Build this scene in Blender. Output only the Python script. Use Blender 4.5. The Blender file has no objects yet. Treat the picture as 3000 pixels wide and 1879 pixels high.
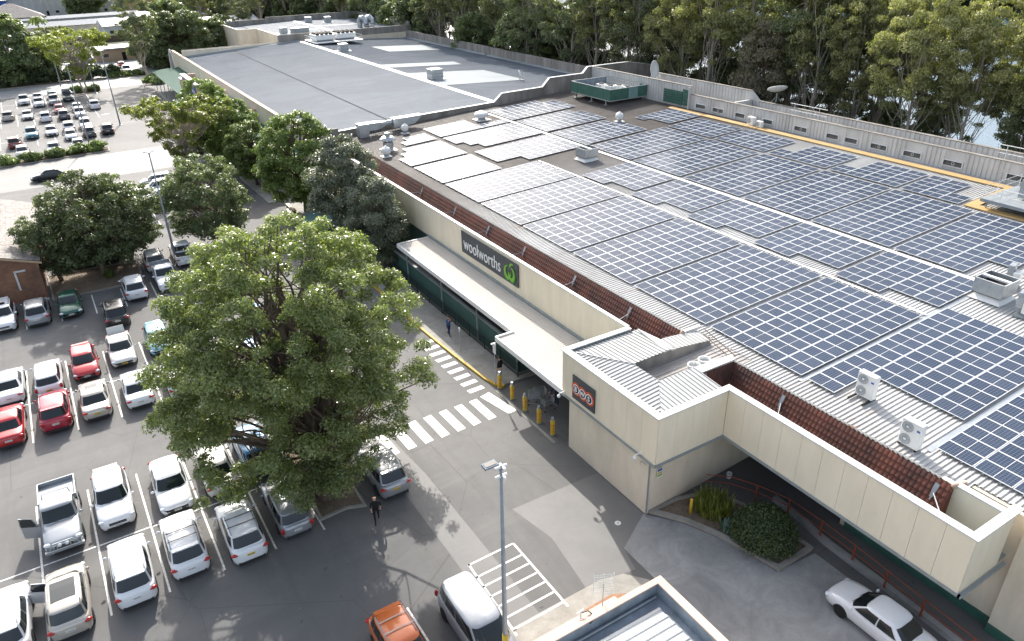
import bpy, math, random
import numpy as np
from mathutils import Vector, Matrix
R = math.radians
S = bpy.context.scene
COL = S.collection
rnd = random.Random(7)

# ------------------------------------------------------------------ camera
# world: x runs across the supermarket roof, y along its facade, z up, metres
def camera():
    f, p, r, ya = 2140., R(27.7), R(-1.4), R(31.0)
    fwd = np.array([0, math.cos(p), -math.sin(p)]); right = np.array([1., 0, 0]); down = np.cross(fwd, right)
    R0 = np.array([right, down, fwd])
    c, s = math.cos(r), math.sin(r)
    Rr = np.array([[c, -s, 0], [s, c, 0], [0, 0, 1]])
    B = np.array([[math.cos(ya), -math.sin(ya), 0], [math.sin(ya), math.cos(ya), 0], [0, 0, 1]])
    M = Rr @ R0 @ B
    cam = bpy.data.cameras.new('camera'); o = bpy.data.objects.new('camera', cam); COL.objects.link(o)
    m = Matrix.Identity(4)
    for i in range(3):
        m[i][0] = M[0][i]; m[i][1] = -M[1][i]; m[i][2] = -M[2][i]
    m[0][3], m[1][3], m[2][3] = 0, 0, 28.
    o.matrix_world = m
    cam.sensor_width = 36; cam.lens = 36 * f / 3000.; cam.clip_start = .5; cam.clip_end = 6000
    S.camera = o
camera()
# ------------------------------------------------------------------ light
SUNV = Vector((.425, 1.49, 1.0)).normalized()
SEL = math.asin(SUNV.z); SAZ = math.atan2(SUNV.x, SUNV.y)
w = bpy.data.worlds.new('World'); S.world = w; w.use_nodes = True
nt = w.node_tree; bg = nt.nodes['Background']
sky = nt.nodes.new('ShaderNodeTexSky'); sky.sky_type = 'NISHITA'; sky.sun_disc = False
sky.sun_elevation = SEL; sky.sun_rotation = SAZ; sky.air_density = 1.0; sky.dust_density = 3.5; sky.ozone_density = 1.0
hs = nt.nodes.new('ShaderNodeHueSaturation'); hs.inputs['Saturation'].default_value = .6; nt.links.new(sky.outputs[0], hs.inputs['Color']); nt.links.new(hs.outputs[0], bg.inputs[0]); bg.inputs[1].default_value = 0.15
sl = bpy.data.lights.new('sun', 'SUN'); sl.energy = 3.1; sl.angle = R(.55); sl.color = (1, .95, .88)
so = bpy.data.objects.new('sun', sl); COL.objects.link(so); so.rotation_euler = (-SUNV).to_track_quat('-Z', 'Y').to_euler()
S.view_settings.view_transform = 'Standard'; S.view_settings.look = 'None'; S.view_settings.gamma = 1
S.view_settings.exposure = 1.24
S.cycles.max_bounces = 6; S.cycles.diffuse_bounces = 3; S.cycles.glossy_bounces = 3; S.cycles.transmission_bounces = 4
S.cycles.transparent_max_bounces = 6; S.cycles.caustics_reflective = False; S.cycles.caustics_refractive = False
S.cycles.use_denoising = True

# ------------------------------------------------------------------ materials
MATS = {}
def newmat(name):
    m = bpy.data.materials.new(name); m.use_nodes = True; MATS[name] = m
    return m, m.node_tree, m.node_tree.nodes['Principled BSDF']
def rgb(c): return (c[0], c[1], c[2], 1)
def nn(nt, t, **k):
    n = nt.nodes.new(t)
    for a, b in k.items(): setattr(n, a, b)
    return n
def mixc(nt, f, a, b, mode='MIX'):
    n = nn(nt, 'ShaderNodeMix', data_type='RGBA', blend_type=mode)
    for s, v in ((0, f), (6, a), (7, b)):
        if hasattr(v, 'links') or hasattr(v, 'node'): nt.links.new(v, n.inputs[s])
        elif isinstance(v, tuple): n.inputs[s].default_value = rgb(v)
        else: n.inputs[s].default_value = v
    return n.outputs[2]
def ramp(nt, inp, pts):
    n = nn(nt, 'ShaderNodeValToRGB'); e = n.color_ramp.elements
    while len(e) < len(pts): e.new(.5)
    for q, (p, v) in zip(e, pts):
        q.position = p; q.color = (v, v, v, 1) if not isinstance(v, tuple) else rgb(v)
    nt.links.new(inp, n.inputs[0]); return n.outputs[0]
def noise(nt, scale, detail=4, rough=.6, vec=None, dist=0):
    n = nn(nt, 'ShaderNodeTexNoise'); n.inputs['Scale'].default_value = scale
    n.inputs['Detail'].default_value = detail; n.inputs['Roughness'].default_value = rough; n.inputs['Distortion'].default_value = dist
    if vec is None: vec = geo(nt)
    nt.links.new(vec, n.inputs['Vector']); return n.outputs[0]
def geo(nt): 
    return nn(nt, 'ShaderNodeNewGeometry').outputs['Position']
def objc(nt): return nn(nt, 'ShaderNodeTexCoord').outputs['Object']
def scaled(nt, vec, s):
    n = nn(nt, 'ShaderNodeMapping'); n.inputs['Scale'].default_value = s; nt.links.new(vec, n.inputs[0]); return n.outputs[0]
def bump(nt, b, h, strength=.3, dist=.02):
    n = nn(nt, 'ShaderNodeBump'); n.inputs['Strength'].default_value = strength; n.inputs['Distance'].default_value = dist
    nt.links.new(h, n.inputs['Height']); nt.links.new(n.outputs[0], b.inputs['Normal'])
def plain(name, col, rough=.6, metal=0., spec=.3, var=.12, scale=1.5, coat=0., stretch=None, obj=False):
    """paint / render / metal with soft blotches of dirt"""
    m, nt, b = newmat(name)
    b.inputs['Roughness'].default_value = rough; b.inputs['Metallic'].default_value = metal
    b.inputs['Specular IOR Level'].default_value = spec; b.inputs['Coat Weight'].default_value = coat
    b.inputs['Coat Roughness'].default_value = .06
    if var:
        v = objc(nt) if obj else geo(nt)
        if stretch: v = scaled(nt, v, stretch)
        n = noise(nt, scale, 5, .65, v)
        f = ramp(nt, n, [(.3, 0.), (.72, 1.)])
        d = tuple(c * (1 - var) for c in col); l = tuple(min(1, c * (1 + var * .6)) for c in col)
        nt.links.new(mixc(nt, f, d, l), b.inputs['Base Color'])
    else: b.inputs['Base Color'].default_value = rgb(col)
    return m
def M(name): return MATS[name]

def ground_mats():
    # asphalt of the car park
    m, nt, b = newmat('asphalt'); v = geo(nt)
    big = ramp(nt, noise(nt, .09, 5, .6, v, .6), [(.35, 0.), (.65, 1.)])
    mid = ramp(nt, noise(nt, .7, 6, .7, v, .4), [(.3, 0.), (.7, 1.)])
    fine = noise(nt, 38, 3, .8, v)
    c = mixc(nt, big, (.132, .130, .127), (.190, .186, .179))
    c = mixc(nt, ramp(nt, mid, [(0., .0), (1., .35)]), c, (.098, .097, .098))
    c = mixc(nt, ramp(nt, fine, [(.35, .35), (.7, 0.)]), c, (.055, .055, .055))
    # oil spots and tyre rubbing
    sp = ramp(nt, noise(nt, 1.9, 2, .5, v), [(.70, 0.), (.78, 1.)])
    c = mixc(nt, ramp(nt, sp, [(0., 0.), (1., .6)]), c, (.05, .048, .046))
    ty_ = ramp(nt, noise(nt, .55, 5, .7, scaled(nt, v, (1., .12, 1.)), .5), [(.5, 0.), (.68, .35)])
    c = mixc(nt, ty_, c, (.085, .084, .083))
    ta_ = ramp(nt, noise(nt, .45, 4, .6, scaled(nt, v, (.10, 1., 1.)), .4), [(.55, 0.), (.7, .3)])
    c = mixc(nt, ta_, c, (.2, .197, .19))
    # repair seams
    vo = nn(nt, 'ShaderNodeTexVoronoi', feature='DISTANCE_TO_EDGE'); vo.inputs['Scale'].default_value = .13
    nt.links.new(scaled(nt, v, (1., .8, 0.)), vo.inputs['Vector'])
    cr = ramp(nt, vo.outputs[0], [(0., .4), (.0035, 0.)])
    c = mixc(nt, cr, c, (.06, .06, .06))
    # crumbs of leaf litter and gum
    vs = nn(nt, 'ShaderNodeTexVoronoi'); vs.inputs['Scale'].default_value = .9; nt.links.new(v, vs.inputs['Vector'])
    c = mixc(nt, ramp(nt, vs.outputs[0], [(0., .8), (.035, 0.)]), c, (.42, .41, .38))
    nt.links.new(c, b.inputs['Base Color']); b.inputs['Roughness'].default_value = .78; b.inputs['Specular IOR Level'].default_value = .3
    bump(nt, b, fine, .35, .01)
    m, nt, b = newmat('asphalt_patch'); v = geo(nt)
    c = mixc(nt, ramp(nt, noise(nt, .5, 6, .7, v), [(.3, 0.), (.7, 1.)]), (.148, .146, .141), (.192, .188, .18))
    fine = noise(nt, 40, 3, .8, v)
    c = mixc(nt, ramp(nt, fine, [(.35, .3), (.7, 0.)]), c, (.08, .08, .08))
    nt.links.new(c, b.inputs['Base Color']); b.inputs['Roughness'].default_value = .7; bump(nt, b, fine, .3, .01)
    m, nt, b = newmat('concrete'); v = geo(nt)
    c = mixc(nt, ramp(nt, noise(nt, .35, 7, .72, v, 1.2), [(.32, 0.), (.66, 1.)]), (.21, .212, .21), (.36, .36, .352))
    c = mixc(nt, ramp(nt, noise(nt, 1.6, 5, .7, v, 1.), [(.5, 0.), (.75, .55)]), c, (.19, .19, .195))
    c = mixc(nt, ramp(nt, noise(nt, 60, 2, .7, v), [(.4, .22), (.6, 0.)]), c, (.08, .08, .08))
    nt.links.new(c, b.inputs['Base Color']); b.inputs['Roughness'].default_value = .7
    m, nt, b = newmat('kerb_concrete'); v = geo(nt)
    c = mixc(nt, ramp(nt, noise(nt, .9, 7, .75, v), [(.3, 0.), (.7, 1.)]), (.20, .19, .165), (.36, .345, .31))
    nt.links.new(c, b.inputs['Base Color']); b.inputs['Roughness'].default_value = .8
    m, nt, b = newmat('ground_far'); v = geo(nt)
    c = mixc(nt, ramp(nt, noise(nt, .03, 6, .7, v), [(.4, 0.), (.6, 1.)]), (.035, .045, .02), (.06, .065, .03))
    nt.links.new(c, b.inputs['Base Color']); b.inputs['Roughness'].default_value = .95
    m, nt, b = newmat('mulch'); v = geo(nt)
    c = mixc(nt, ramp(nt, noise(nt, 9, 5, .8, v), [(.35, 0.), (.65, 1.)]), (.06, .042, .03), (.24, .18, .125))
    c = mixc(nt, ramp(nt, noise(nt, .8, 3, .6, v), [(.4, 0.), (.7, .5)]), c, (.28, .225, .165))
    nt.links.new(c, b.inputs['Base Color']); b.inputs['Roughness'].default_value = .95; bump(nt, b, noise(nt, 14, 4, .8, v), .8, .05)
    m, nt, b = newmat('line_paint'); v = geo(nt)
    c = mixc(nt, ramp(nt, noise(nt, 7, 6, .75, v), [(.32, .8), (.52, 0.)]), (.72, .71, .68), (.22, .22, .21))
    nt.links.new(c, b.inputs['Base Color']); b.inputs['Roughness'].default_value = .6
    m, nt, b = newmat('water'); v = geo(nt)
    b.inputs['Base Color'].default_value = (.07, .125, .17, 1); b.inputs['Roughness'].default_value = .22; b.inputs['Specular IOR Level'].default_value = .8
    bump(nt, b, noise(nt, .9, 5, .6, scaled(nt, v, (1, .6, 1))), .35, .25)
ground_mats()

def ribbed_roof(name, col, dirt, rust=.0, dirty_y=None, rough=.38, spec=.5):
    m, nt, b = newmat(name); v = geo(nt)
    streak = ramp(nt, noise(nt, .5, 6, .7, scaled(nt, v, (.25, 1.6, 1))), [(.35, 0.), (.7, 1.)])
    c = mixc(nt, ramp(nt, streak, [(0., 0.), (1., .45)]), col, dirt)
    blot = ramp(nt, noise(nt, .12, 5, .65, v, .5), [(.42, 0.), (.62, .55)])
    c = mixc(nt, blot, c, dirt)
    if rust:
        ru = ramp(nt, noise(nt, .55, 6, .8, scaled(nt, v, (.35, 1.2, 1)), .4), [(.60, 0.), (.70, rust)])
        c = mixc(nt, ru, c, (.26, .12, .055))
    if dirty_y:      # the far end of the roof is brown with age
        sx = nn(nt, 'ShaderNodeSeparateXYZ'); nt.links.new(v, sx.inputs[0])
        mr = nn(nt, 'ShaderNodeMapRange'); mr.inputs[1].default_value = dirty_y[0]; mr.inputs[2].default_value = dirty_y[1]
        nt.links.new(sx.outputs[1], mr.inputs[0])
        c2 = mixc(nt, ramp(nt, noise(nt, .4, 6, .7, v), [(.3, 0.), (.7, 1.)]), (.085, .072, .064), (.15, .13, .115))
        c = mixc(nt, mr.outputs[0], c, c2)
    nt.links.new(c, b.inputs['Base Color']); b.inputs['Roughness'].default_value = rough; b.inputs['Specular IOR Level'].default_value = spec
    return m
ribbed_roof('metal_roof', (.50, .50, .485), (.31, .30, .285), .75, (46, 64), .6, .25)
ribbed_roof('box_roof', (.46, .46, .45), (.33, .33, .32), 0, None, .7, .15)
ribbed_roof('low_roof', (.45, .42, .39), (.14, .13, .12), .5, None, .5)
ribbed_roof('slate_roof', (.17, .195, .225), (.115, .135, .158), 0, None, .75, .2)
ribbed_roof('canopy_roof', (.56, .52, .465), (.49, .45, .40), 0, None, .65, .2)
ribbed_roof('kiosk_roof', (.66, .65, .62), (.36, .35, .33), .15, None, .42)
ribbed_roof('pale_patch', (.26, .29, .305), (.21, .235, .25), 0, None, .8, .15)
plain('white_cap', (.60, .60, .585), .45, var=.06)
plain('cream_panel', (.80, .72, .56), .6, var=.08, scale=.9, stretch=(1, 1, .3))
plain('cream_wall', (.72, .64, .51), .75, var=.14, scale=.8, stretch=(1, 1, .4))
plain('grey_wall', (.56, .55, .53), .75, var=.22, scale=.8, stretch=(1, 1, .25))
plain('grey_trim', (.27, .30, .30), .6, var=.15)
plain('green_wall', (.045, .10, .085), .6, var=.25, scale=.6)
plain('green_panel', (.05, .13, .10), .45, var=.2)
plain('green_panel_pale', (.16, .27, .26), .45, var=.1)
plain('green_roof', (.06, .125, .095), .8, spec=.1, var=.12)
plain('seam_dark', (.05, .055, .06), .9, spec=.1, var=.1)
plain('galv', (.42, .45, .47), .38, metal=.55, var=.2, scale=3)
plain('galv_dull', (.30, .33, .35), .5, metal=.3, var=.2, scale=3)
plain('white_metal', (.74, .74, .72), .4, var=.08)
plain('black_metal', (.02, .02, .022), .45, var=0)
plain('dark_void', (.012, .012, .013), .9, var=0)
plain('dark_glass', (.015, .02, .024), .08, spec=.8, var=0)
plain('sign_slate', (.052, .062, .072), .4, var=.06)
plain('letter_white', (.85, .85, .85), .4, var=0)
plain('logo_green', (.16, .42, .04), .4, var=0)
plain('logo_green_dark', (.05, .22, .02), .4, var=0)
plain('logo_orange', (.62, .10, .03), .4, var=0)
plain('logo_navy', (.015, .018, .035), .4, var=0)
plain('yellow_paint', (.60, .41, .04), .45, var=.15, scale=4)
plain('walkway_yellow', (.46, .31, .135), .55, var=.12, scale=1)
plain('kerb_yellow', (.52, .34, .04), .6, var=.3, scale=3)
plain('rail_red', (.26, .06, .03), .55, var=.2)
plain('pink_render', (.62, .46, .37), .8, var=.14, scale=1.2)
plain('blue_grey', (.23, .27, .31), .7, spec=.1, var=.3, scale=1.5)
plain('stained_concrete', (.27, .25, .225), .85, var=.45, scale=.7, stretch=(1, 1, .2))
plain('peach_wall', (.52, .37, .28), .8, var=.15)
plain('blue_sign', (.03, .11, .42), .4, var=.15)
plain('fire_tan', (.45, .33, .22), .7, var=.1)
plain('brick_paver', (.34, .19, .12), .85, var=.35, scale=5)
plain('terracotta_pot', (.34, .20, .14), .8, var=.1)
def tile_mat():
    m, nt, b = newmat('terracotta'); v = geo(nt)
    c = mixc(nt, ramp(nt, noise(nt, .45, 6, .7, v, .6), [(.35, 0.), (.62, 1.)]), (.045, .016, .012), (.155, .044, .025))
    c = mixc(nt, ramp(nt, noise(nt, 6, 3, .7, v), [(.45, 0.), (.75, .6)]), c, (.055, .03, .025))
    nt.links.new(c, b.inputs['Base Color']); b.inputs['Roughness'].default_value = .8
    m, nt, b = newmat('brick'); v = geo(nt)
    bt = nn(nt, 'ShaderNodeTexBrick'); bt.inputs['Scale'].default_value = 1.; bt.inputs['Brick Width'].default_value = .24; bt.inputs['Row Height'].default_value = .086
    bt.inputs['Mortar Size'].default_value = .008
    bt.inputs['Color1'].default_value = (.30, .125, .06, 1); bt.inputs['Color2'].default_value = (.20, .085, .045, 1); bt.inputs['Mortar'].default_value = (.24, .20, .16, 1)
    sx = nn(nt, 'ShaderNodeSeparateXYZ'); nt.links.new(v, sx.inputs[0])
    ad = nn(nt, 'ShaderNodeMath', operation='ADD'); nt.links.new(sx.outputs[0], ad.inputs[0]); nt.links.new(sx.outputs[1], ad.inputs[1])
    cb = nn(nt, 'ShaderNodeCombineXYZ'); nt.links.new(ad.outputs[0], cb.inputs[0]); nt.links.new(sx.outputs[2], cb.inputs[1]); nt.links.new(cb.outputs[0], bt.inputs['Vector'])
    c = mixc(nt, ramp(nt, noise(nt, .6, 5, .7, v), [(.42, 0.), (.7, .8)]), bt.outputs[0], (.085, .05, .035))
    nt.links.new(c, b.inputs['Base Color']); b.inputs['Roughness'].default_value = .85
    m, nt, b = newmat('old_tiles'); v = geo(nt)
    c = mixc(nt, ramp(nt, noise(nt, 2.2, 4, .8, v), [(.35, 0.), (.65, 1.)]), (.12, .10, .09), (.30, .28, .26))
    nt.links.new(c, b.inputs['Base Color']); b.inputs['Roughness'].default_value = .8
    # photovoltaic glass: fine cell grid in object space
    m, nt, b = newmat('solar_glass'); o = objc(nt)
    sx = nn(nt, 'ShaderNodeSeparateXYZ'); nt.links.new(o, sx.inputs[0])
    ms = []
    for ax, per in ((0, .1555), (1, .1555)):
        md = nn(nt, 'ShaderNodeMath', operation='PINGPONG'); md.inputs[1].default_value = per / 2; nt.links.new(sx.outputs[ax], md.inputs[0])
        lt = nn(nt, 'ShaderNodeMath', operation='LESS_THAN'); lt.inputs[1].default_value = .006; nt.links.new(md.outputs[0], lt.inputs[0]); ms.append(lt.outputs[0])
    mx = nn(nt, 'ShaderNodeMath', operation='MAXIMUM'); nt.links.new(ms[0], mx.inputs[0]); nt.links.new(ms[1], mx.inputs[1])
    oi = nn(nt, 'ShaderNodeObjectInfo')
    base = mixc(nt, oi.outputs['Random'], (.028, .044, .072), (.044, .060, .090))
    base = mixc(nt, ramp(nt, noise(nt, .25, 3, .6), [(.4, 0.), (.65, .35)]), base, (.035, .042, .06))
    c = mixc(nt, mx.outputs[0], base, (.16, .19, .26))
    nt.links.new(c, b.inputs['Base Color']); rr_ = nn(nt, 'ShaderNodeMapRange'); rr_.inputs[3].default_value = .16; rr_.inputs[4].default_value = .22; nt.links.new(oi.outputs['Random'], rr_.inputs[0]); nt.links.new(rr_.outputs[0], b.inputs['Roughness']); b.inputs['Specular IOR Level'].default_value = .065
    plain('solar_frame', (.66, .67, .68), .5, metal=.1, spec=.2, var=0)
tile_mat()
def leaf_mat(name, c1, c2, gloss=.38, trans=.35):
    m = bpy.data.materials.new(name); m.use_nodes = True; MATS[name] = m; nt = m.node_tree
    b = nt.nodes['Principled BSDF']; out = nt.nodes['Material Output']
    at = nn(nt, 'ShaderNodeAttribute', attribute_name='tone')
    oi = nn(nt, 'ShaderNodeObjectInfo')
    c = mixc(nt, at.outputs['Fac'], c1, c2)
    hv = nn(nt, 'ShaderNodeHueSaturation'); mr = nn(nt, 'ShaderNodeMapRange'); mr.inputs[3].default_value = .75; mr.inputs[4].default_value = 1.25
    nt.links.new(oi.outputs['Random'], mr.inputs[0]); nt.links.new(mr.outputs[0], hv.inputs['Value']); nt.links.new(c, hv.inputs['Color']); c = hv.outputs[0]
    nt.links.new(c, b.inputs['Base Color']); b.inputs['Roughness'].default_value = gloss; b.inputs['Specular IOR Level'].default_value = .55
    t = nn(nt, 'ShaderNodeBsdfTranslucent'); c3 = mixc(nt, 1., c, (1.3, 1.5, .55), 'MULTIPLY'); nt.links.new(c3, t.inputs[0])
    mx = nn(nt, 'ShaderNodeMixShader'); mx.inputs[0].default_value = trans
    nt.links.new(b.outputs[0], mx.inputs[1]); nt.links.new(t.outputs[0], mx.inputs[2]); nt.links.new(mx.outputs[0], out.inputs[0])
leaf_mat('leaf_fig', (.105, .135, .048), (.27, .30, .125), .27, .40)
leaf_mat('leaf_dark', (.085, .115, .05), (.21, .245, .105), .42, .34)
leaf_mat('leaf_bright', (.10, .15, .035), (.23, .285, .08), .4, .35)
leaf_mat('leaf_yellow', (.15, .19, .04), (.30, .30, .07), .45, .4)
leaf_mat('leaf_gum', (.10, .125, .06), (.25, .265, .145), .45, .32)
leaf_mat('leaf_gum_gold', (.15, .16, .07), (.36, .34, .16), .45, .35)
leaf_mat('leaf_sheoak', (.12, .11, .075), (.24, .21, .14), .6, .25)
leaf_mat('leaf_silver', (.075, .095, .055), (.19, .205, .15), .42, .22)
leaf_mat('leaf_hedge', (.028, .048, .016), (.07, .10, .03), .45, .2)
leaf_mat('leaf_agave', (.09, .16, .12), (.16, .25, .19), .5, .1)
plain('bark', (.13, .10, .075), .9, var=.3, scale=3)
plain('bark_pale', (.42, .37, .31), .85, var=.3, scale=2, stretch=(1, 1, .3))
plain('bark_brown', (.20, .15, .11), .85, var=.3, scale=2)

# ------------------------------------------------------------------ mesh helpers
class MB:
    def __init__(s): s.v = []; s.f = []; s.m = []; s.mats = []; s.cur = 0
    def mat(s, name):
        if name not in s.mats: s.mats.append(name)
        s.cur = s.mats.index(name); return s
    def add(s, vs, fs):
        o = len(s.v); s.v += [tuple(p) for p in vs]
        for f in fs: s.f.append(tuple(i + o for i in f)); s.m.append(s.cur)
        return s
    def box(s, x0, x1, y0, y1, z0, z1, rot=0, c=None):
        vs = [(x, y, z) for z in (z0, z1) for x, y in ((x0, y0), (x1, y0), (x1, y1), (x0, y1))]
        if rot:
            cx, cy = c if c else ((x0 + x1) / 2, (y0 + y1) / 2); a, b = math.cos(rot), math.sin(rot)
            vs = [(cx + (x - cx) * a - (y - cy) * b, cy + (x - cx) * b + (y - cy) * a, z) for x, y, z in vs]
        return s.add(vs, [(3, 2, 1, 0), (4, 5, 6, 7), (0, 1, 5, 4), (1, 2, 6, 5), (2, 3, 7, 6), (3, 0, 4, 7)])
    def quad(s, *p): return s.add(p, [tuple(range(len(p)))])
    def prism(s, pts, z0, z1):
        n = len(pts); a = sum(pts[i][0] * pts[(i + 1) % n][1] - pts[(i + 1) % n][0] * pts[i][1] for i in range(n))
        if a < 0: pts = pts[::-1]
        vs = [(x, y, z0) for x, y in pts] + [(x, y, z1) for x, y in pts]
        return s.add(vs, [tuple(range(n))[::-1], tuple(range(n, 2 * n))] + [(i, (i + 1) % n, n + (i + 1) % n, n + i) for i in range(n)])
    def tube(s, pts, rad, n=8, cap=True):
        pts = [Vector(p) for p in pts]; rr = rad if isinstance(rad, (list, tuple)) else [rad] * len(pts); o = len(s.v); ref = None
        for i, p in enumerate(pts):
            d = (pts[min(i + 1, len(pts) - 1)] - pts[max(i - 1, 0)]).normalized()
            if ref is None: ref = Vector((0, 0, 1)) if abs(d.z) < .9 else Vector((1, 0, 0))
            u = d.cross(ref).normalized(); w_ = d.cross(u).normalized(); ref = -w_.cross(d) if False else ref
            for k in range(n):
                a = 2 * math.pi * k / n; q = p + (u * math.cos(a) + w_ * math.sin(a)) * rr[i]; s.v.append(tuple(q))
        for i in range(len(pts) - 1):
            for k in range(n):
                a = o + i * n + k; b = o + i * n + (k + 1) % n
                s.f.append((a, a + n, b + n, b)); s.m.append(s.cur)
        if cap:
            s.f.append(tuple(o + k for k in range(n))); s.m.append(s.cur)
            e = o + (len(pts) - 1) * n; s.f.append(tuple(e + k for k in range(n))[::-1]); s.m.append(s.cur)
        return s
    def lathe(s, prof, cx=0, cy=0, n=20, sx=1, sy=1):
        o = len(s.v)
        for r_, z in prof:
            for k in range(n):
                a = 2 * math.pi * k / n; s.v.append((cx + r_ * sx * math.cos(a), cy + r_ * sy * math.sin(a), z))
        for i in range(len(prof) - 1):
            for k in range(n):
                a = o + i * n + k; b = o + i * n + (k + 1) % n; s.f.append((a, b, b + n, a + n)); s.m.append(s.cur)
        s.f.append(tuple(o + k for k in range(n))[::-1]); s.m.append(s.cur)
        e = o + (len(prof) - 1) * n; s.f.append(tuple(e + k for k in range(n))); s.m.append(s.cur)
        return s
    def ell(s, cx, cy, cz, rx, ry, rz, n=12, mring=7):
        prof = [(math.sin(math.pi * i / mring), -math.cos(math.pi * i / mring)) for i in range(mring + 1)]
        prof[0] = (.01, -1); prof[-1] = (.01, 1); o = len(s.v)
        s.lathe(prof, 0, 0, n); 
        for i in range(o, len(s.v)):
            x, y, z = s.v[i]; s.v[i] = (cx + x * rx, cy + y * ry, cz + z * rz)
        return s
    def mesh(s, name, smooth=False, bevel=0):
        me = bpy.data.meshes.new(name); me.from_pydata(s.v, [], s.f)
        for k in s.mats: me.materials.append(MATS[k])
        me.polygons.foreach_set('material_index', s.m)
        if smooth: me.polygons.foreach_set('use_smooth', [True] * len(s.f))
        me.update(); return me
    def build(s, name, parent=None, smooth=False, bevel=0, auto=None):
        me = s.mesh(name, smooth); o = bpy.data.objects.new(name, me); COL.objects.link(o)
        if parent: o.parent = parent
        if bevel:
            md = o.modifiers.new('bevel', 'BEVEL'); md.width = bevel; md.segments = 2; md.limit_method = 'ANGLE'; md.angle_limit = R(40)
        if auto: smooth_by_angle(me, auto)
        return o
def smooth_by_angle(me, deg):
    me.polygons.foreach_set('use_smooth', [True] * len(me.polygons)); me.update()
    import bmesh
    bm = bmesh.new(); bm.from_mesh(me)
    for e in bm.edges:
        if len(e.link_faces) == 2 and e.calc_face_angle(0) > R(deg): e.smooth = False
    bm.to_mesh(me); bm.free()
def tag(o, label=None, cat=None, group=None, kind=None):
    if label: o['label'] = label
    if cat: o['category'] = cat
    if group: o['group'] = group
    if kind: o['kind'] = kind
    return o
def thing(name, label, cat, loc=(0, 0, 0), rot=0, group=None):
    o = bpy.data.objects.new(name, None); o.empty_display_size = .3; COL.objects.link(o); o.location = loc; o.rotation_euler = (0, 0, rot)
    return tag(o, label, cat, group)
def link(name, me, parent=None, loc=(0, 0, 0), rot=(0, 0, 0)):
    o = bpy.data.objects.new(name, me); COL.objects.link(o); o.parent = parent; o.location = loc; o.rotation_euler = rot; return o
def struct(o): return tag(o, kind='structure')
def copy_tree(o, parent=None):
    c = o.copy(); COL.objects.link(c)
    if parent: c.parent = parent
    for ch in list(o.children): copy_tree(ch, c)
    return c
def dup(root, loc, rot=None, label=None, group=None):
    c = copy_tree(root); c.location = loc
    if rot is not None: c.rotation_euler = (0, 0, rot)
    if label: c['label'] = label
    if group: c['group'] = group
    return c
def ribs(mb, x0, x1, y0, y1, zf, pitch=.25, h=.045, duty=.5, along='x', xs=None):
    """trapezoidal metal sheet: ribs run along x (or y); zf(x,y) is the pan height"""
    a0, a1 = (y0, y1) if along == 'x' else (x0, x1); n = max(1, int(round((a1 - a0) / pitch))); p = (a1 - a0) / n
    prof = []
    for i in range(n):
        a = a0 + i * p; e = p * .1
        prof += [(a, 0), (a + p * (1 - duty) - e, 0), (a + p * (1 - duty), h), (a + p - e, h)]
    prof.append((a1, 0))
    st = xs if xs else ([x0, x1] if along == 'x' else [y0, y1])
    vs = []
    for t in st:
        for a, dz in prof:
            x, y = (t, a) if along == 'x' else (a, t); vs.append((x, y, zf(x, y) + dz))
    k = len(prof); fs = []
    for j in range(len(st) - 1):
        for i in range(k - 1):
            q = (j * k + i, (j + 1) * k + i, (j + 1) * k + i + 1, j * k + i + 1)
            fs.append(q if along == 'x' else q[::-1])
    mb.add(vs, fs); return mb
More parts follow.
